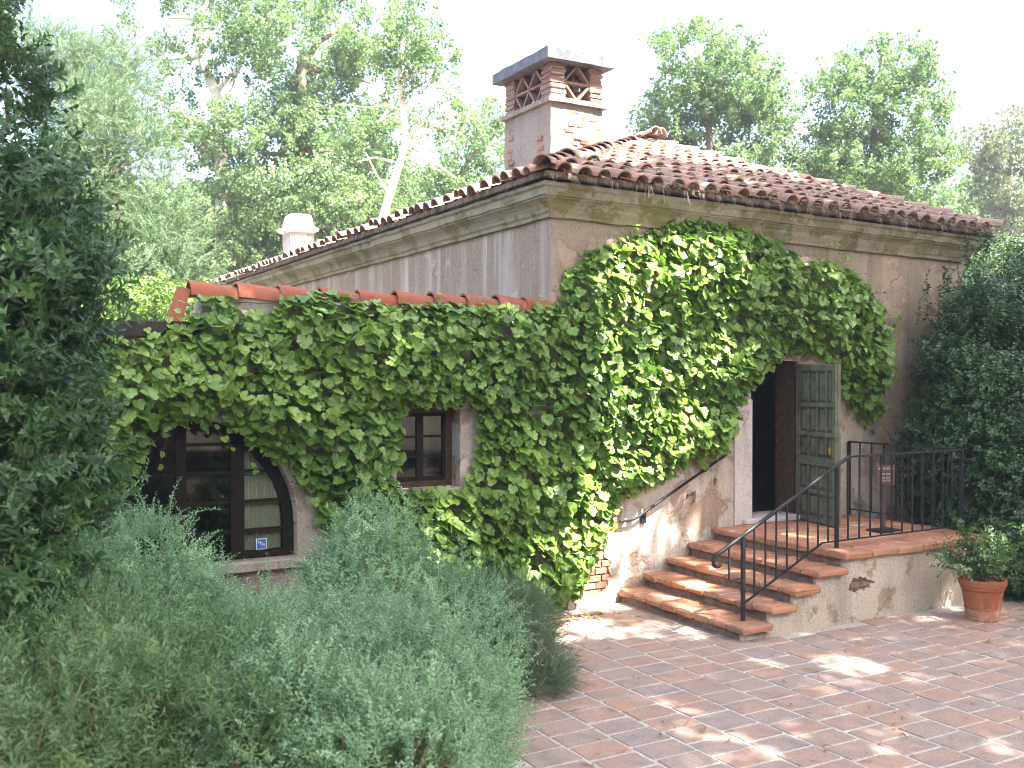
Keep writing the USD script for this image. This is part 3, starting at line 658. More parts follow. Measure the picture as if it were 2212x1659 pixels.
rail.part('handrail', bar(tC+V3(0, .021, 0), tD, .04, .022), M_iron)
rail.part('bottom_rail', bar(lowA, bend_lo, .024, .014), M_iron)
rail.part('bottom_rail', bar(bend_lo, V3(pC[0], pC[1], .865), .024, .014), M_iron)
rail.part('bottom_rail', bar(V3(pC[0], pC[1]+.02, .865), V3(pD[0], pD[1], .865), .024, .014), M_iron)
for p in (pA, pB): rail.part('post', bar(p, V3(p[0], p[1], top_at(p[0])-.01), .036), M_iron)
for p in (pC, pD): rail.part('post', bar(p, V3(p[0], p[1], 1.788), .036), M_iron)
for i in range(1, 9):
    x = 7.36+(8.80-7.36)*i/9
    rail.part('baluster', bar((x, YR+.04*i/9, low_at(x)+.006), (x, YR+.04*i/9, top_at(x)-.012), .015), M_iron)
for i in range(1, 12):
    t = i/12; x = 8.80+(11.03-8.80)*t
    rail.part('baluster', bar((x, YR+.06+.06*t, .873), (x, YR+.06+.06*t, top_at(x)-.011), .015), M_iron)
for i in range(1, 9):
    y = pC[1]+(pD[1]-pC[1])*i/9; rail.part('baluster', bar((11.04, y, .873), (11.04, y, 1.785), .015), M_iron)
rail.part('return_loop', join([bar((7.17, YR, .95), (7.17, YR, .60), .016), bar((7.17, YR, .60), (7.345, YR, .60), .016)]), M_iron)
wrail = Thing('wall_handrail', 'dark iron handrail fixed on the plaster wall beside the steps', 'handrail', loc=(7.9, YW-.07, 0))
wrail.part('rail', tube([(7.13, YW-.07, .975), (7.33, YW-.07, .985), (7.40, YW-.07, 1.01), (8.0, YW-.07, 1.315), (8.665, YW-.07, 1.645), (8.85, YW-.07, 1.74)], .017, 7), M_iron)
wrail.part('bracket', join([box(7.48, 7.545, YW-.035, YW-.004, .92, 1.03), bar((7.51, YW-.03, .98), (7.50, YW-.07, 1.05), .018)]), M_iron)
wrail.part('bracket', bar((8.5, YW-.003, 1.50), (8.5, YW-.07, 1.56), .018), M_iron)
sign = Thing('sign_stand', 'small brown notice on a post standing on the landing behind the railing', 'sign', loc=(10.26, 8.68, ZL))
sign.part('base', cbox(10.08, 10.44, 8.56, 8.80, ZL+.006, ZL+.024, .004), M_iron)
sign.part('post', bar((10.26, 8.68, ZL+.024), (10.26, 8.68, 1.36), .035), M_sign)
sg_a = math.radians(-18)
def rotz(v, c, a): w = v.copy(); x, y = v[:, 0]-c[0], v[:, 1]-c[1]; w[:, 0] = c[0]+x*math.cos(a)-y*math.sin(a); w[:, 1] = c[1]+x*math.sin(a)+y*math.cos(a); return w
bv, bf = cbox(10.13, 10.39, 8.635, 8.66, 1.36, 1.60, .004); pl = sign.part('plate', (rotz(bv, (10.26, 8.68), sg_a), bf), M_sign)
for i, (z, segs) in enumerate(((1.55, (.05, .03, .05, .04)), (1.485, (.06, .07)), (1.44, (.05, .06)), (1.405, (.07, .05)))):
    x = 10.26-(sum(segs)+.012*(len(segs)-1))/2; ms = []
    for s in segs: ms.append(box(x, x+s, 8.631, 8.634, z, z+(.03 if i in (0,) else .022))); x += s+.012
    v, f = join(ms); sign.part('lettering', (rotz(v, (10.26, 8.68), sg_a), f), M_signtx, parent=pl)

# ------------------------------------------------------------------ pot and its plant
PC = onz(2122, 1338, 0)
pot = Thing('flower_pot', 'round terracotta flower pot on the paving beside the landing', 'flower pot', loc=(PC[0], PC[1], .004))
pc = (PC[0], PC[1], .004)
pot.part('base', lathe([(0, 0), (.165, 0), (.17, .012), (.173, .05), (.180, .06), (.184, .12), (.190, .128)], pc, 36), M_potlow, smooth=35, label='lower band whitened by salts')
pot.part('body', lathe([(.190, .1285), (.192, .135), (.188, .142), (.218, .345)], pc, 36), M_pot, smooth=35)
pot.part('rim', lathe([(.218, .345), (.232, .350), (.234, .375), (.242, .385), (.250, .40), (.252, .435), (.244, .455), (.226, .456), (.218, .445), (.215, .40), (.0, .40)], pc, 36), M_pot, smooth=35)
pot.part('soil', lathe([(.213, .41), (.1, .42), (0, .425)], pc, 20), M_soil)

# ------------------------------------------------------------------ leaf and sprig prototypes
def leafquad(L, W, fold=.15, droop=.2):
    """narrow leaf along +Y, base at the origin, facing +Z: 4 triangles"""
    return np.array([[0, 0, 0], [-W/2, L*.45, W*fold], [W/2, L*.45, W*fold], [0, L*.5, 0], [0, L, -L*droop]]), np.array([[0, 3, 1], [0, 2, 3], [1, 3, 4], [3, 2, 4]])
def sprig(seed, L=.22, n=24, leaf=(.03, .006), up=50, spread=1.0, stem_r=.0018, whorl=False, curve=.1):
    rg = np.random.default_rng(seed); ms = []; lean = rg.normal(0, curve, 2)
    P = lambda t: np.array([lean[0]*t*t*L, lean[1]*t*t*L, t*L])
    ms.append(tube([P(t) for t in np.linspace(0, 1, 4)], np.linspace(stem_r, stem_r*.4, 4), 3, False))
    for i in range(n):
        t = (i+.5)/n; t = .08+.92*t; a = i*2.4+rg.normal(0, .4); el = math.radians(up+rg.normal(0, 14)+20*(t-.5))
        v, f = leafquad(leaf[0]*(1-.4*t*t)*rg.uniform(.7, 1.2), leaf[1]*rg.uniform(.8, 1.2), droop=rg.uniform(.0, .35))
        d = np.array([math.cos(a)*math.cos(el), math.sin(a)*math.cos(el), math.sin(el)]); s = unit(np.cross(d, [0, 0, 1])); nn = np.cross(s, d)
        ms.append((P(t)+v[:, :1]*s+v[:, 1:2]*d+v[:, 2:]*nn, f))
    return join(ms)
def twig(seed, L=.5, n=14, leaf=(.16, .12), spread=1.1):
    """a leafy twig of a broad-leaved tree"""
    rg = np.random.default_rng(seed); ms = [tube([(0, 0, 0), (rg.normal(0, .04)*L, rg.normal(0, .04)*L, L)], [.006, .002], 3, False)]
    for i in range(n):
        t = rg.uniform(.15, 1.0); a = rg.uniform(0, 6.28); el = rg.normal(.1, .5)
        v, f = leafquad(leaf[0]*rg.uniform(.6, 1.2), leaf[1]*rg.uniform(.6, 1.2), .25, .2)
        d = np.array([math.cos(a)*math.cos(el), math.sin(a)*math.cos(el), math.sin(el)]); s = unit(np.cross(d, [0, 0, 1.]))
        tilt = rg.normal(0, .6); nn = np.cross(s, d); s2 = s*math.cos(tilt)+nn*math.sin(tilt); n2 = np.cross(s2, d)
        ms.append((np.array([0, 0, t*L])+d*.04*spread+v[:, :1]*s2+v[:, 1:2]*d+v[:, 2:]*n2, f))
    return join(ms)
def panicle(seed, L=.14):
    rg = np.random.default_rng(seed); ms = []
    for i in range(34):
        a, r = rg.uniform(0, 6.28), rg.uniform(.2, 1); z = L*rg.uniform(.3, 1); p = np.array([math.cos(a)*r*L*.45, math.sin(a)*r*L*.45, z])
        ms.append(tube([p*[.2, .2, .5], p], .0012, 3, False)); s = .006
        ms.append((p+np.array([[0, 0, s], [s, 0, -s], [-s*.5, s*.9, -s], [-s*.5, -s*.9, -s]]), np.array([[0, 1, 2], [0, 2, 3], [0, 3, 1], [1, 3, 2]])))
    return join(ms)
def in_ellipsoid(rg, c, r, n, shell=.55, zmin=None):
    d = rg.normal(size=(n, 3)); d /= np.linalg.norm(d, axis=1, keepdims=True); q = (shell**3+(1-shell**3)*rg.random(n))**(1/3)
    return c+d*q[:, None]*r, d

def crown_tree(name, label, cat, clumps, protos, mats, dens, base, trunk_pts, trunk_r, bark, seed, size=1.0, group=None, gap=.42, outward=.6, extra_limbs=(), shell=.45, upbias=.25, limbs=True):
    """clumps: (px, py, rx px, ry px, depth m, depth radius m). A real crown of ellipsoid clumps, limbs reaching into each"""
    rg = np.random.default_rng(seed)
    T = Thing(name, label, cat, group, loc=(base[0], base[1], 0))
    pos, dirs = [], []
    cs = []
    for (x, y, rx, ry, d, rd) in clumps:
        c = at(x, y, d); r = np.array([rx*d/FPX, rd, ry*d/FPX])
        vol = (r[0]*r[2])*max(rd, .3)**.5
        n = int(dens*vol)
        R = np.stack([_rt, _f0, _u0])
        q, dd = in_ellipsoid(rg, np.zeros(3), r, n, shell); p = c+q@R
        keep = meshkit.fbm(p*(.9/size), 3, seed) > gap
        pos.append(p[keep]); dirs.append((dd@R)[keep]); cs.append(c)
    pos = np.vstack(pos); dirs = np.vstack(dirs)*outward+rg.normal(0, .5, (len(pos), 3))+[0, 0, upbias]
    T.scatter('crown', protos, mats, pos, quats(dirs, rg.uniform(0, 6.28, len(pos))), rg.uniform(.65, 1.25, len(pos))*size, rg.integers(0, len(protos), len(pos)))
    if trunk_pts is not None:
        tp = np.array(trunk_pts, float); T.part('trunk', tube(tp, np.linspace(trunk_r, trunk_r*.45, len(tp)), 8), bark, smooth=True)
        for c in cs if limbs else []:
            i = int(np.argmin(np.linalg.norm(tp-c, axis=1)-(c[2]-tp[:, 2]).clip(-5, .5))); s = tp[i]; mid = (s+c)/2+rg.normal(0, .06, 3)*np.linalg.norm(c-s)+[0, 0, .05*np.linalg.norm(c-s)]
            if np.linalg.norm(c-s) > .05:
                T.part('limb', tube([s, s*.55+mid*.45, mid, mid*.4+c*.6, c], np.linspace(trunk_r*.42, trunk_r*.08, 5), 6), bark, smooth=True)
    for pts, r in extra_limbs: T.part('limb', tube(pts, np.linspace(r, r*.4, len(pts)), 7), bark, smooth=True)
    return T

# ------------------------------------------------------------------ climbing vine
vine = Thing('climbing_vine', 'bright green climbing vine with lobed leaves covering the wing and house front', 'vine', loc=(6, YW, 0))
outline = [(60, 760), (150, 715), (230, 740), (330, 728), (410, 698), (440, 655), (490, 642), (520, 690), (590, 692), (625, 648), (700, 632), (760, 650), (830, 655), (900, 662), (980, 658), (1060, 664), (1150, 672), (1205, 660), (1222, 615), (1245, 580), (1290, 545), (1350, 520), (1420, 505), (1450, 485), (1500, 478), (1560, 482), (1620, 495), (1680, 522), (1715, 552), (1740, 580), (1765, 562), (1800, 570), (1850, 600), (1895, 640), (1918, 690), (1925, 770), (1915, 850), (1905, 905), (1880, 918), (1850, 890), (1822, 860), (1800, 778), (1740, 770), (1690, 772), (1668, 800), (1640, 830), (1615, 850), (1598, 885), (1592, 940), (1565, 985), (1500, 1000), (1445, 1035), (1400, 1058), (1335, 1085), (1318, 1150), (1290, 1205), (1268, 1250), (1255, 1295), (1230, 1312), (1150, 1330), (1000, 1330), (850, 1330), (740, 1300), (715, 1180), (690, 1075), (645, 1030), (592, 995), (548, 955), (505, 935), (470, 905), (410, 912), (350, 925), (315, 975), (290, 1030), (240, 1075), (100, 1090), (40, 1000)]
vp = sg.Polygon([tuple(ony(x, y, YW-.12)[[0, 2]]) for x, y in outline]).buffer(0)
wh = sg.Polygon([tuple(ony(x, y, YW-.1)[[0, 2]]) for x, y in [(872, 900), (905, 882), (1000, 878), (1035, 900), (1038, 1000), (1010, 1045), (1000, 1062), (870, 1062), (845, 1040), (868, 1000)]])
vp = vp.difference(wh)
minx, minz, maxx, maxz = vp.bounds
def vine_leaf(rg, size):
    """lobed, toothed leaf in its own plane: stalk at the origin, tip along -Z, facing -Y"""
    n = 15; t = np.linspace(-math.pi*.93, math.pi*.93, n)
    r = .5*(1+.10*np.cos(3*t)+.09*np.cos(5*t)+.03*rg.normal(size=n))*(1+.06*(-1.0)**np.arange(n))
    x = r*np.sin(t); z = -.40-r*np.cos(t)*1.0
    fold = rg.uniform(.05, .35); curl = rg.uniform(-.1, .35)
    y = -fold*np.abs(x)+curl*(z+.4)**2*.9+.04*rg.normal(size=n)
    V = np.vstack([[0, 0, 0], [0, .02, -.42], np.column_stack([x, y, z])])*size
    f = [[1, 2+i+1, 2+i] for i in range(n-1)]+[[0, 1, 2], [0, 2+n-1, 1]]
    return V, np.array(f)
rv_ = np.random.default_rng(77)
variants = [vine_leaf(rv_, 1.0) for _ in range(24)]
prep = shapely.prepared.prep(vp); prep_in = vp.buffer(-.12)
leaves = []
N = 23000
rim = vp.exterior
pts = np.column_stack([rv_.uniform(minx-.05, maxx+.05, N), rv_.uniform(minz-.05, maxz+.05, N)])
runners, run_stems = [], []
while len(run_stems) < 30:                                       # straggling shoots that leave the mass
    b = rim.interpolate(rv_.random(), normalized=True); bx, bz = b.x, b.y
    if bz < 2.0 or bx < 1.2 or (9.0 < bx < 10.6 and bz < 3.2): continue
    a = rv_.normal(1.3, .6) if bz > 3.3 else rv_.choice([-1.2, 1.2])+rv_.normal(0, .4); L = rv_.uniform(.15, .5)
    line = [(bx+math.cos(a)*L*t, YW-.04, min(bz+math.sin(a)*L*t*.8, 4.45)) for t in (0, .33, .66, 1)]
    if any(wh.contains(sg.Point(q[0], q[2])) for q in line): continue
    if line[-1][2] > 3.6 and line[-1][0] < 6.3: continue
    run_stems.append(tube(line, [.004, .003, .002, .0015], 4, False)); runners += [(q[0]+rv_.normal(0, .02), q[2]+rv_.normal(0, .02)) for q in line[1:]]
runset = set(runners)
for x, z in [tuple(q) for q in pts]+runners:
    p = sg.Point(x, z)
    if (x, z) not in runset and not prep.contains(p):
        if not (rv_.random() < .02 and p.distance(vp) < .10 and not wh.contains(p)): continue
    ed = vp.boundary.distance(p)
    bulge = .05+.36*min(1, ed/.35)*(.35+.9*meshkit.noise(np.array([x*2.1, 0, z*2.1]), 3))
    layer = rv_.random()
    yo = YW-.03-bulge*layer
    s = rv_.choice([.05, .075, .10, .125, .15], p=[.08, .18, .32, .28, .14])*rv_.uniform(.86, 1.14)
    if (x, z) in runset: s = rv_.uniform(.05, .085)
    V, f = variants[rv_.integers(24)]
    V = V*s
    pitch = math.radians(rv_.normal(36, 22)); yaw = rv_.normal(.15, .6); roll = rv_.normal(0, .45)
    top = z > 3.32 and x < 6.2
    if top: pitch = math.radians(rv_.normal(55, 18))
    c, sn = math.cos(roll), math.sin(roll); V = V@np.array([[c, 0, -sn], [0, 1, 0], [sn, 0, c]])
    c, sn = math.cos(pitch), math.sin(pitch)                     # tip swings outwards: face turns up
    V = np.column_stack([V[:, 0], V[:, 1]*c+V[:, 2]*sn, -V[:, 1]*sn+V[:, 2]*c])
    c, sn = math.cos(yaw), math.sin(yaw); V = np.column_stack([V[:, 0]*c-V[:, 1]*sn, V[:, 0]*sn+V[:, 1]*c, V[:, 2]])
    o = np.array([x, yo, z+s*.4]); V = V+o
    lim = YW-.006
    V[:, 1] = np.minimum(V[:, 1], lim)
    leaves.append((s/depth(o)*(1+.6*layer), V, f))
leaves.sort(key=lambda t: -t[0])
for _, V, f in leaves[:290]: vine.part('leaf', (V, f), L_vine)
vine.part('leaves', join([(V, f) for _, V, f in leaves[290:]]), L_vine, kind='stuff')
for (x0, z0, x1, z1, r) in ((6.35, 0, 5.6, 2.8, .022), (6.25, 0, 6.9, 3.2, .02), (5.9, 0, 5.2, 2.9, .018), (6.4, .0, 6.5, 3.9, .018), (3.75, .3, 3.7, 2.9, .016), (7.0, 2.9, 11.2, 3.7, .012), (4.1, .9, 4.1, 2.6, .014), (5.4, 0, 6.0, 3.1, .015), (3.6, 2.7, .8, 2.85, .014)):
    pts_ = [(x0+(x1-x0)*t+.12*math.sin(5*t+x0*3)*t*(1-t)*2, YW-.03-.03*math.sin(3.1*t), z0+(z1-z0)*t) for t in np.linspace(0, 1, 9)]
    vine.part('stem', tube(pts_, np.linspace(r, r*.35, 9), 6), M_stem, smooth=True)
tend = []
for i in range(46):
    t = rv_.random(); p = rim.interpolate(t, normalized=True); x, z = p.x, p.y
    if z < .6: continue
    L = rv_.uniform(.08, .22); a = rv_.uniform(-.6, .6)
    tend.append(tube([(x, YW-.12, z), (x+a*L*.5, YW-.2, z+L*.3), (x+a*L, YW-.22, z+L*.25*rv_.choice([-1, 1]))], [.003, .002, .0012], 3, False))
vine.part('runners', join(run_stems), M_stem, kind='stuff')
vine.part('tendrils', join(tend), L_under, kind='stuff')

# ------------------------------------------------------------------ shrubs in front
grey = [sprig(100+i, .21, 22, (.036, .0105), 34, curve=.3) for i in range(5)]
def shrub(name, label, domes, protos, matl, n, seed, size=1.0, group=None, leaders=0, upb=.7, cat='shrub'):
    rg = np.random.default_rng(seed); c0 = np.array(domes[0][0]); T = Thing(name, label, cat, group, loc=(c0[0], c0[1], 0))
    pos, dirs = [], []
    for c, r in domes:
        c, r = np.array(c, float), np.array(r, float); k = int(n*(r[0]*r[1]+r[0]*r[2]+r[1]*r[2]))
        q, dd = in_ellipsoid(rg, c, r, k, .72); lump = 1+.22*(meshkit.fbm(q*2.3, 3, seed)-.5)*2
        q = c+(q-c)*lump[:, None]
        keep = (q[:, 2] > .02) & (dd[:, 2] > -.45) & (meshkit.fbm(q*3.2, 3, seed+7) > (.37 if upb > .5 else .26)); pos.append(q[keep]); dirs.append(dd[keep])
        for _ in range(leaders):
            a = rg.uniform(0, 6.28); rr = math.sqrt(rg.random())*.8; b = c+[r[0]*rr*math.cos(a), r[1]*rr*math.sin(a), r[2]*math.sqrt(1-rr*rr)*.95]
            for h in np.linspace(0, rg.uniform(.08, .26), 3): pos.append((b+[0, 0, h])[None]); dirs.append(np.array([[rg.normal(0, .12), rg.normal(0, .12), 1.2]]))
    pos = np.vstack(pos); dirs = np.vstack(dirs)*.7+rg.normal(0, .45, (len(pos), 3))+[0, 0, upb]
    T.scatter('foliage', protos, [matl]*len(protos), pos, quats(dirs, rg.uniform(0, 6.28, len(pos))), rg.uniform(.7, 1.2, len(pos))*size, rg.integers(0, len(protos), len(pos)))
    for c, r in domes:
        c = np.array(c, float)
        for _ in range(12):                                      # bare twigs showing through
            a = rg.uniform(0, 6.28); rr = rg.uniform(.4, 1.0); e = c+[r[0]*rr*math.cos(a), r[1]*rr*math.sin(a), r[2]*math.sqrt(max(1.02-rr*rr, .05))+.06]
            T.part('twig', tube([c+(e-c)*.45, c+(e-c)*.75+rg.normal(0, .03, 3), e], [.006, .004, .002], 4), M_twig)
        for _ in range(5):
            a = rg.uniform(0, 6.28); e = c+[r[0]*.6*math.cos(a), r[1]*.6*math.sin(a), r[2]*.6]
            T.part('stem', tube([(c[0], c[1], 0), (c+e)/2*[1, 1, .6]+[0, 0, .05], e], [.018, .012, .005], 5), M_stem)
    return T
def dome(px, py, d, r): return at(px, py, d), r
shrub('grey_green_shrub', 'tall feathery grey green shrub in front of the small window', [dome(800, 1350, 8.4, (.60, .65, .88)), dome(930, 1405, 8.3, (.72, .7, .64)), dome(720, 1460, 8.0, (.45, .6, .70))], grey, L_grey, 1250, 201, leaders=16)
shrub('grey_green_shrub', 'feathery grey green shrub below the arched window, left of the blue sticker', [dome(310, 1335, 8.0, (.55, .62, .80)), dome(410, 1420, 7.8, (.45, .6, .66)), dome(560, 1490, 7.6, (.6, .6, .66)), dome(200, 1400, 7.4, (.5, .6, .72))], grey, L_grey, 1250, 202, leaders=12)
shrub('grey_green_shrub', 'low spreading grey green shrub nearest the paving at the bottom centre', [dome(880, 1600, 6.2, (.55, .75, .75)), dome(720, 1560, 6.6, (.8, .7, .75)), dome(850, 1780, 5.2, (.5, .6, .70)), dome(620, 1720, 5.4, (.6, .6, .72)), dome(990, 1560, 6.9, (.42, .5, .52))], grey, L_grey, 1250, 203, leaders=5)
blade = [sprig(120+i, .22, 20, (.06, .010), 40, curve=.35) for i in range(3)]
L_blade = leafmat('blade_leaf', [(.07, .125, .06), (.11, .18, .08), (.15, .235, .10), (.24, .32, .10)], .5, .3)
shrub('narrow_leaved_shrub', 'dark green narrow leaved shrub in the bottom left corner', [dome(150, 1620, 5.4, (.8, .8, .75)), dome(420, 1640, 5.6, (.75, .7, .72)), dome(60, 1800, 4.6, (.7, .6, .8)), dome(350, 1800, 4.9, (.7, .5, .72))], blade, L_blade, 900, 204, leaders=6)
ros = [sprig(140+i, .2, 46, (.020, .0035), 55, curve=.25) for i in range(3)]
shrub('rosemary_bush', 'rounded dark rosemary bush at the edge of the paving, with shiny needles', [dome(1090, 1425, 9.0, (.46, .5, .66)), dome(1010, 1430, 8.9, (.5, .5, .64)), dome(1135, 1465, 8.9, (.33, .45, .42))], ros, L_rosem, 3000, 205, upb=.3)

# ------------------------------------------------------------------ dark tree at left, hedge at right, potted plant
darkp = [sprig(160+i, .30, 20, (.10, .030), 38, stem_r=.003) for i in range(7)]+[panicle(170)]
dm = [L_dark]*7+[L_flower]
crown_tree('dark_leaved_tree', 'dark leaved tree with pale flower clusters filling the left edge', 'tree',
           [(-70, 40, 70, 90, 6.6, .7), (8, 60, 20, 60, 6.8, .3), (12, 190, 50, 80, 6.8, .5), (30, 310, 60, 80, 6.7, .5), (60, 430, 90, 80, 6.6, .6), (80, 540, 100, 80, 6.4, .6), (140, 620, 100, 50, 6.4, .5), (40, 700, 120, 90, 6.4, .6), (30, 850, 120, 110, 6.2, .6), (40, 1000, 110, 110, 6.0, .6), (70, 1150, 90, 90, 5.9, .6), (10, 1290, 80, 110, 5.8, .5), (-80, 600, 120, 250, 6.3, .7), (-60, 1000, 100, 300, 6.2, .6), (160, 880, 60, 40, 6.3, .3), (170, 1030, 50, 40, 6.2, .3)],
           darkp, dm, 2600, at(-260, 1500, 6.4), [at(-260, 1750, 6.4)*[1, 1, 0]+[0, 0, -.03], at(-220, 1200, 6.4), at(-150, 800, 6.5), at(-80, 400, 6.6), at(-40, 120, 6.7)], .10, M_bark, 301, size=1.0, gap=.38, shell=.35)
hedp = [sprig(180+i, .26, 13, (.064, .044), 15, stem_r=.0025, curve=.3) for i in range(4)]
H = Thing('dark_hedge', 'tall dark glossy leaved hedge with upright shoots behind the landing railing', 'hedge', loc=(12.8, 8.6, 0))
rg = np.random.default_rng(321); hp, hd = [], []
for c, r, k in (((12.9, 8.75, 1.6), (1.35, .95, 1.95), 5600), ((12.35, 9.0, 1.6), (.75, .75, 1.9), 3000), ((12.2, 7.9, 1.0), (.9, .75, 1.2), 2600), ((14.2, 8.3, 1.9), (1.2, 1.0, 2.2), 3600), ((12.95, 9.25, 2.5), (.85, .6, 1.45), 2600), ((14.1, 9.0, 2.8), (1.2, .8, 1.7), 3200), ((12.6, 7.6, .6), (1.1, .6, .75), 1500), ((11.75, 7.55, .35), (.55, .45, .45), 700)):
    q, dd = in_ellipsoid(rg, np.array(c), np.array(r), k, .62); lump = 1+.3*(meshkit.fbm(q*1.8, 3, 9)-.5)*2; q = np.array(c)+(q-np.array(c))*lump[:, None]
    keep = (q[:, 2] > .02) & (q[:, 1] < YW-.05) & (meshkit.fbm(q*1.6, 2, 5) > .36) & ~((q[:, 0] < 11.3) & (q[:, 2] < 2)); hp.append(q[keep]); hd.append(dd[keep]+[0, 0, .6])
for i in range(60):
    x, y = rg.uniform(11.95, 14.8), rg.uniform(7.8, 9.7); z0 = 3.0+rg.uniform(0, .6)+.3*(x-12); hh = rg.uniform(.3, 1.0)
    for h in np.arange(0, hh, .14): hp.append(np.array([[x+.03*h, y, z0+h]])); hd.append(np.array([[rg.normal(0, .1), rg.normal(0, .1), 1.5]]))
hp = np.vstack(hp); hd = np.vstack(hd)+rg.normal(0, .55, (len(hp), 3))
H.scatter('foliage', hedp, [L_hedge]*4, hp, quats(hd, rg.uniform(0, 6.28, len(hp))), rg.uniform(.7, 1.15, len(hp)), rg.integers(0, 4, len(hp)))
for i in range(9):
    x, y = 11.9+.33*i, 8.3+.5*math.sin(i*2.1); H.part('stem', tube([(x, y, 0), (x+.05, y+.05, 1), (x, y, 2.2)], [.03, .025, .012], 6), M_bark)
struct('garden_kerb', cbox(10.75, 12.6, 6.72, 6.86, -.02, .075, .02, .006), M_wood, kind=None, label='low dark timber edging behind the flower pot', cat='edging')
# plant in the pot: arching stems with paired small leaves
PP = Thing('potted_rose', 'leafy green shrub with arching stems growing in the terracotta pot', 'potted plant', loc=(PC[0], PC[1], .42))
rg = np.random.default_rng(331)
fr = [sprig(190+i, .17, 12, (.042, .028), 20, stem_r=.0014, curve=.3) for i in range(3)]
pp_, pd_ = [], []
for i in range(32):
    a = rg.uniform(0, 6.28); L = rg.uniform(.42, .80); el = rg.uniform(.35, 1.35); d = np.array([math.cos(a)*math.cos(el), math.sin(a)*math.cos(el), math.sin(el)])
    if i < 3: d = unit(-_rt*.8+np.array([0, 0, .65])+_f0*.1*i); L = .58
    if i in (3, 4): d = unit(_rt*.6+np.array([0, 0, .8])); L = .75
    b = np.array([PC[0], PC[1], .42]); P_ = [b+d*L*t+np.array([0, 0, -.18])*t*t*L*(1 if el < .9 else .3) for t in np.linspace(0, 1, 7)]
    PP.part('stem', tube(P_, np.linspace(.006, .002, 7), 4), M_stem)
    for t in np.linspace(.25, 1, 9):
        p = b+d*L*t+np.array([0, 0, -.18])*t*t*L*(1 if el < .9 else .3); pp_.append(p); pd_.append(d*.5+rg.normal(0, .55, 3)+[0, 0, .2])
pp_, pd_ = np.array(pp_), np.array(pd_)
PP.scatter('foliage', fr, [L_potted]*3, pp_, quats(pd_, rg.uniform(0, 6.28, len(pp_))), rg.uniform(.8, 1.2, len(pp_)), rg.integers(0, 3, len(pp_)))

# ------------------------------------------------------------------ trees behind
tw = [twig(400+i, .55, 30, (.105, .085)) for i in range(4)]
tws = [twig(410+i, .5, 26, (.12, .08)) for i in range(4)]
fe = [sprig(420+i, .42, 60, (.055, .012), 45, stem_r=.002, curve=.3) for i in range(3)]
def G(x, d): p = at(x, 900, d); return (p[0], p[1])
def gp(x, d): p = at(x, 900, d); return np.array([p[0], p[1], -.03])
crown_tree('feathery_tree', 'pale feathery tree with fine leaves behind the flat roof, left', 'tree',
           [(200, 270, 110, 95, 17, 1.0), (290, 350, 80, 120, 17.5, .9), (150, 420, 90, 130, 16.5, .9), (340, 520, 85, 110, 17, .9), (280, 600, 160, 110, 16.5, .9), (420, 590, 45, 75, 17, .6), (200, 700, 160, 90, 16, .8)],
           fe, [L_feather]*3, 900, G(250, 17), [gp(250, 17), at(250, 800, 17), at(255, 600, 17), at(250, 380, 17)], .16, M_bark, 501, gap=.36, size=1.0, shell=.3)
crown_tree('feathery_tree', 'grey feathery treetop further back, behind the pale one at left', 'tree',
           [(80, 110, 110, 60, 26, 1.6), (250, 150, 70, 60, 26, 1.2), (150, 180, 150, 90, 27, 1.6), (230, 300, 60, 80, 25, 1.2)], fe, [L_feather]*3, 420, G(160, 26), [gp(160, 26), at(160, 600, 26), at(165, 250, 26)], .25, M_bark, 502, gap=.40, size=1.4, shell=.3)
DS = 30
crown_tree('sycamore_tree', 'tall sycamore with a bent bare limb, at the top left against the sky', 'tree',
           [(360, 40, 90, 60, DS, 2), (300, 130, 55, 60, DS, 1.5), (400, 130, 50, 50, DS, 1.5), (500, 40, 70, 60, DS, 2), (520, 130, 50, 40, DS, 1.2), (420, 310, 55, 45, DS, 1.5), (370, 240, 40, 40, DS, 1), (450, -40, 150, 50, DS, 2)],
           tw, [L_syc]*4, 130, G(480, DS), [gp(490, DS), at(480, 700, DS), at(478, 320, DS), at(466, 200, DS), at(432, 120, DS), at(425, 40, DS)], .22, M_pale, 511, gap=.46, size=1.05,
           extra_limbs=[([at(466, 290, DS), at(400, 250, DS), at(345, 225, DS)], .09), ([at(470, 250, DS), at(540, 90, DS), at(560, 40, DS)], .09)])
crown_tree('sycamore_tree', 'broad dense sycamore behind the small white chimney', 'tree',
           [(650, 110, 120, 100, DS, 2.5), (740, 60, 60, 60, DS, 2), (560, 330, 130, 100, DS, 2.5), (720, 270, 120, 100, DS+1, 2.5), (640, 440, 170, 90, DS, 2.5), (500, 480, 80, 90, DS, 2), (820, 300, 80, 90, DS+1, 2), (560, 570, 130, 70, DS, 2), (760, 480, 110, 80, DS, 2), (800, 180, 60, 70, DS+1, 1.5)],
           tw, [L_syc]*4, 140, G(640, DS), [gp(640, DS), at(640, 700, DS), at(650, 500, DS), at(655, 350, DS), at(650, 150, DS)], .35, M_bark, 512, gap=.47, size=1.1)
DT = 24
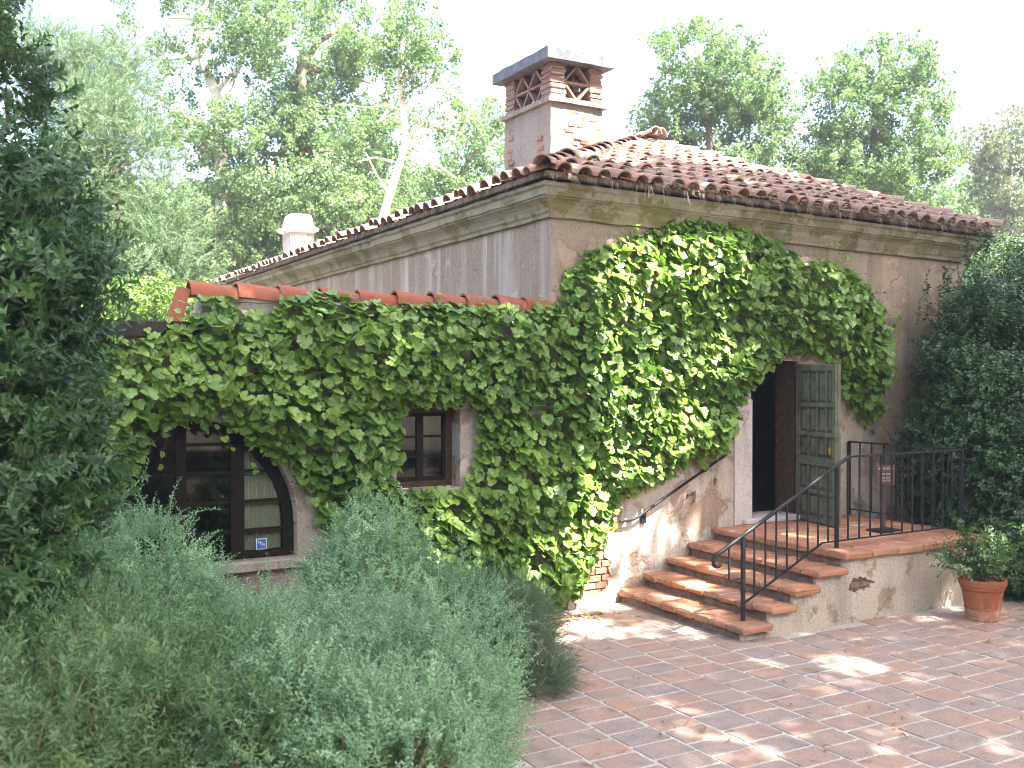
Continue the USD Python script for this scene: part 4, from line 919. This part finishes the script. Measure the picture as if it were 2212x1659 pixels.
crown_tree('pale_trunk_tree', 'thin tree with bare pale trunk and twigs rising behind the roof', 'tree',
           [(900, 70, 55, 60, DT, 1.2), (940, 150, 40, 35, DT, 1), (860, 120, 50, 50, DT, 1), (1000, 250, 45, 30, DT, .8), (790, 330, 50, 25, DT, .8), (930, 260, 30, 30, DT, .8)],
           tws, [L_syc]*4, 190, G(815, DT), [gp(812, DT), at(818, 500, DT), at(842, 420, DT), at(866, 345, DT), at(878, 300, DT), at(870, 240, DT), at(862, 180, DT), at(870, 90, DT)], .115, M_pale, 513, gap=.45, size=1.0,
           extra_limbs=[([at(866, 345, DT), at(900, 338, DT), at(945, 355, DT), at(985, 385, DT)], .05), ([at(850, 350, DT), at(810, 340, DT), at(770, 350, DT)], .04), ([at(872, 240, DT), at(840, 228, DT), at(790, 232, DT), at(740, 225, DT)], .035), ([at(868, 260, DT), at(850, 245, DT), at(810, 265, DT)], .03), ([at(880, 300, DT), at(872, 200, DT), at(880, 150, DT)], .05)])
crown_tree('sycamore_tree', 'sycamore foliage directly left of the brick chimney, behind the roof ridge', 'tree',
           [(1010, 400, 70, 50, DS+4, 2), (1050, 300, 45, 60, DS+4, 2), (900, 440, 90, 60, DS+4, 2), (860, 540, 130, 60, DS+3, 2), (990, 330, 40, 40, DS+4, 1.5)],
           tw, [L_syc]*4, 150, G(960, DS+4), [gp(960, DS+4), at(965, 500, DS+4), at(990, 380, DS+4)], .2, M_bark, 514, gap=.43, size=1.2)
crown_tree('sycamore_tree', 'round crowned sycamore behind the roof, just right of the brick chimney', 'tree',
           [(1480, 140, 75, 75, DS, 2), (1460, 260, 70, 90, DS, 2), (1590, 180, 80, 80, DS, 2), (1570, 290, 110, 80, DS, 2.2), (1660, 270, 50, 60, DS, 1.5), (1520, 380, 130, 60, DS, 2), (1430, 330, 50, 80, DS, 1.5), (1660, 370, 80, 50, DS, 1.5)],
           tw, [L_syc]*4, 185, G(1540, DS), [gp(1540, DS), at(1540, 600, DS), at(1535, 400, DS), at(1530, 200, DS)], .19, M_bark, 515, gap=.45, size=1.05)
crown_tree('sycamore_tree', 'sycamore with gaps in its crown behind the far right of the roof', 'tree',
           [(1900, 160, 90, 50, DS, 2), (1850, 240, 80, 70, DS, 2), (1960, 250, 70, 90, DS, 2), (1780, 330, 70, 60, DS, 1.5), (1940, 370, 90, 60, DS, 2), (1850, 380, 90, 50, DS, 2), (1770, 200, 30, 45, DS, 1), (1740, 400, 70, 40, DS, 1.5), (2010, 330, 30, 60, DS, 1)],
           tw, [L_syc]*4, 185, G(1880, DS), [gp(1880, DS), at(1880, 600, DS), at(1885, 400, DS), at(1890, 220, DS)], .19, M_bark, 516, gap=.455, size=1.05)
crown_tree('eucalyptus_tree', 'pale drooping eucalyptus at the far right, beyond the roof', 'tree',
           [(2130, 315, 45, 28, 40, 1.5), (2185, 305, 50, 40, 40, 1.5), (2105, 350, 22, 14, 40, .8), (2195, 400, 35, 50, 40, 1.5), (2150, 400, 22, 40, 40, 1), (2215, 480, 40, 60, 40, 1.5)],
           tws, [L_euc]*4, 110, G(2185, 40), [gp(2175, 40), at(2178, 600, 40), at(2180, 440, 40), at(2185, 330, 40)], .14, M_pale, 517, gap=.43, size=1.6, upbias=-.5)
crown_tree('light_green_tree', 'light green sunlit tree rising above the hedge at the right edge', 'tree',
           [(2160, 640, 90, 80, 18, 1.2), (2200, 590, 60, 50, 19, 1.2), (2110, 640, 40, 60, 19, .9), (2180, 780, 100, 100, 17.5, 1)], tws, [L_feather]*4, 420, G(2190, 18), [gp(2190, 18), at(2190, 900, 18), at(2185, 650, 18)], .12, M_bark, 518, gap=.36, size=.8)
crown_tree('far_tree_line', 'hazy far tree line low behind the trees and roofs', 'trees',
           [(x, 560+30*math.sin(x*.02), 150, 150, 46, 3) for x in range(-200, 2500, 130)], tw, [L_syc]*4, 45, G(1100, 48), None, 0, M_bark, 519, gap=.30, size=1.8).prim.SetCustomDataByKey('kind', 'stuff')
crown_tree('roofside_shrub', 'yellow green sunlit shrubs beyond the dark fascia at left', 'shrub',
           [(x, 665, 70, 28, 14.5, .8) for x in range(120, 480, 90)], tws, [L_under]*4, 900, G(300, 14.5), [gp(300, 14.5), at(300, 760, 14.5), at(300, 690, 14.5)], .08, M_bark, 520, gap=.3, size=.6)

# ------------------------------------------------------------------ shade trees standing behind and right of the viewer
rg = np.random.default_rng(601)
def shade_tree(label, trunk, spread, n, seed, holes):
    rg = np.random.default_rng(seed); T = Thing('shade_tree', label, 'tree', loc=(trunk[0], trunk[1], 0))
    (x0, x1), (y0, y1), (z0, z1) = spread
    p = np.column_stack([rg.uniform(x0, x1, n), rg.uniform(y0, y1, n), rg.uniform(z0, z1, n)])
    # position slid along the sun's direction to the height of 12 m
    s = p-SUN*((p[:, 2]-12)/SUN[2])[:, None]
    k = meshkit.fbm(np.column_stack([s[:, 0]*.5, s[:, 1]*.5, np.zeros(n)]), 3, 4)
    fine = meshkit.fbm(np.column_stack([s[:, 0]*1.7, s[:, 1]*1.7, np.zeros(n)]), 2, 14)
    keep = (k*.5+fine*.5) > .315
    for tx, ty, tz, rx, ry in holes:
        h = np.array([tx, ty, tz])+SUN*((12-tz)/SUN[2]); q = ((s[:, 0]-h[0])/rx)**2+((s[:, 1]-h[1])/ry)**2; keep &= (q > .8+1.0*(fine-.5)) | (rg.random(n) < .10)
    fw = p@_fw-_C@_fw
    keep &= ~((fw > 0) & (p[:, 2] < CAM_H+.40*fw+.5) & (abs((p@_rt))/np.maximum(fw, .01) < .6))
    p = p[keep]; m = len(p)
    T.scatter('crown', tw2, [L_syc]*3, p, quats(rg.normal(size=(m, 3)), rg.uniform(0, 6.28, m)), rg.uniform(.7, 1.2, m), rg.integers(0, 3, m))
    tp = np.array([[trunk[0], trunk[1], -.03], [trunk[0]+.1, trunk[1], 3], [trunk[0]-.1, trunk[1]+.2, 8], [trunk[0], trunk[1]+.3, 12]])
    T.part('trunk', tube(tp, [.32, .26, .2, .12], 9), M_bark, smooth=True)
    for i in range(7):
        a = i*.9; e = np.array([trunk[0]+3.2*math.cos(a), trunk[1]+3*math.sin(a), 11.9+.5*math.sin(i)])
        fwe = e@_fw-_C@_fw
        T.part('limb', tube([tp[2], (tp[2]+e)/2+[0, 0, .5], e], [.12, .08, .03], 6), M_bark, smooth=True)
tw2 = [twig(430+i, .5, 16, (.20, .15)) for i in range(3)]
_d = [onz(x, y) for x, y in ((1640, 1590), (1845, 1455), (2000, 1335), (1260, 1360), (1450, 1330))]
GT = Thing('garden_trees', 'leafy trees enclosing the courtyard behind and beside the viewer', 'trees', kind='stuff', loc=(8, -10, 0))
gq, gts = [], []
for i, (x, y, R_, h) in enumerate(((-9, -3, 4, 9), (-5, -10, 5, 10), (3, -14, 5, 10), (11, -15, 5, 10), (19, -10, 5, 10), (23, -1, 5, 10), (25, 7, 4, 9), (-11, 5, 4, 9))):
    rg = np.random.default_rng(640+i); q, dd = in_ellipsoid(rg, np.array([x, y, h*.52]), np.array([R_, R_, h*.46]), 1500, .6); gq.append(q[meshkit.fbm(q*.5, 2, 640+i) > .38])
    gts.append(tube([(x, y, -.03), (x+.1, y, h*.3), (x, y+.1, h*.7)], [.3, .22, .1], 8))
gq = np.vstack(gq); GT.scatter('crown', tw2, [L_syc]*3, gq, quats(rg.normal(size=gq.shape), rg.uniform(0, 6.28, len(gq))), rg.uniform(1.6, 2.6, len(gq)), rg.integers(0, 3, len(gq)))
GT.part('trunks', join(gts), M_bark, kind='stuff')
HOLES = [(7.65, 9.9, 2.9, 1.6, 1.4), (6.7, 9.8, .7, .95, .6), (7.5, 10.9, 5.4, 1.5, 1.0), (9.6, 10.6, 5.2, .6, .5), (10.6, 12, 5.8, .6, .5), (9.0, 12.3, 5.9, .5, .4), (7.55, 9.4, .15, .5, .3), (8.1, 12.2, 6.3, .9, .9), (9.5, 8.6, .8, .3, .2), (11.3, 10.6, 5.2, .5, .4), (12.6, 11, 5.2, .4, .4)]
HOLES += [(p[0], p[1], 0, rx, ry) for p, (rx, ry) in zip(_d, ((.66, .55), (.75, .42), (.8, .42), (.7, .5), (.55, .42)))]
shade_tree('large shade tree behind the viewer, left part of the courtyard', (4.5, -3.4), ((1.0, 8.5), (-4.5, 6.0), (11, 13.5)), 5200, 611, HOLES)
shade_tree('large shade tree standing right of the courtyard, outside the view', (15.5, 1.0), ((8.5, 16.5), (-4.5, 7.1), (11, 13.5)), 5900, 612, HOLES)

hz = usdkit.material(stage, '/World/Looks/haze', {'v': ('principled_volume', {'color': (.93, .96, 1.0), 'density': HAZE, 'anisotropy': .5})}, [], volume='v.volume')
struct('haze', box(-60, 90, -40, 110, -1.5, 26), hz, kind='stuff')
# ------------------------------------------------------------------ litter on the roof and floor
rg = np.random.default_rng(701); V, Fc = [], []
e = unit(B-A); u = unit((P-A)-e*((P-A)@e)); n = np.cross(e, u); n = n if n[2] > 0 else -n
Hs = (P-A)@u; Wd = np.linalg.norm(B-A); ap = (P-A)@e; cnt = 0
while cnt < 10500:
    s, q = rg.uniform(.1, Wd-.1), rg.uniform(0, Hs-.1)
    if s < ap*q/Hs+.1 or s > Wd-(Wd-ap)*q/Hs-.1: continue
    if meshkit.fbm(np.array([s*.8, q*1.1, 0]), 3, 3) < .40+.05*(s > 6): continue
    ph = (s/.262) % 1; hgt = .112-.10*abs(math.sin(math.pi*ph))+.05*rg.random()
    c = A+e*s+u*q+n*(hgt+.03); a = rg.uniform(0, 6.28); L = rg.uniform(.08, .22); d = e*math.cos(a)+u*math.sin(a)+n*rg.normal(0, .18); w = unit(np.cross(d, n))*.0045
    k = len(V); V += [c-d*L/2-w, c-d*L/2+w, c+n*.012, c+d*L/2-n*.01]; Fc += [[k, k+1, k+2], [k+2, k+1, k+3]]; cnt += 1
for i in range(240):                                             # strands hanging over the eave
    s = rg.uniform(.2, 7.5); s = (int(s/.262)+.5+rg.normal(0, .12))*.262; c = A+e*s+n*.05+u*rg.uniform(-.05, .03); L = rg.uniform(.06, .2); d = np.array([rg.normal(0, .3), -.25, -1])*L; k = len(V)
    V += [c, c+e*.004, c+d*.5, c+d]; Fc += [[k, k+1, k+2], [k+2, k+1, k+3]]
el = unit(Cc-A); ul = unit((P-A)-el*((P-A)@el)); nl = np.cross(el, ul); nl = nl if nl[2] > 0 else -nl
for i in range(300):
    s = rg.uniform(.3, 12); c = A+el*s+nl*.05; L = rg.uniform(.06, .22); d = np.array([-.25, rg.normal(0, .3), -1])*L; k = len(V)
    V += [c, c+el*.004, c+d*.5, c+d]; Fc += [[k, k+1, k+2], [k+2, k+1, k+3]]
struct('pine_needle_litter', (np.array(V), np.array(Fc)), M_needle, kind='stuff', label='dry pine needles lying in drifts on the roof tiles', cat='litter')
V, Fc = [], []
for i in range(900):
    if i < 260: x, y = rg.normal(6.15, .35), 9.55+rg.normal(0, .14); s = rg.uniform(.02, .05)
    else: x, y = rg.uniform(3.5, 11), rg.uniform(3, 9.8); s = rg.uniform(.004, .016)
    if y > 9.9 or (x > 7.1 and y > 7.75): continue
    a = rg.uniform(0, 6.28); c, sn = math.cos(a)*s, math.sin(a)*s; k = len(V); z = .008+rg.uniform(0, .006)
    V += [(x-c, y-sn, z), (x+sn*.4, y-c*.4, z+s*.3), (x+c, y+sn, z+s*.2), (x-sn*.4, y+c*.4, z)]; Fc += [[k, k+1, k+2], [k, k+2, k+3]]
for i in range(420):
    x, y = rg.uniform(3.6, 11), rg.uniform(2.5, 9.8)
    if x > 7.1 and y > 7.7: continue
    L = rg.uniform(.03, .14); a = rg.uniform(0, 6.28); dx, dy = math.cos(a)*L/2, math.sin(a)*L/2; w = .0022; k = len(V); z = .010
    V += [(x-dx-dy/L*w*2, y-dy+dx/L*w*2, z), (x-dx+dy/L*w*2, y-dy-dx/L*w*2, z), (x+dx, y+dy, z+.004), (x+.3*dy, y-.3*dx, z+.008)]; Fc += [[k, k+1, k+3], [k+3, k+2, k]]
struct('leaf_litter', (np.array(V), np.array(Fc)), M_litter, kind='stuff', label='dry fallen leaves and crumbs scattered on the paving', cat='litter')
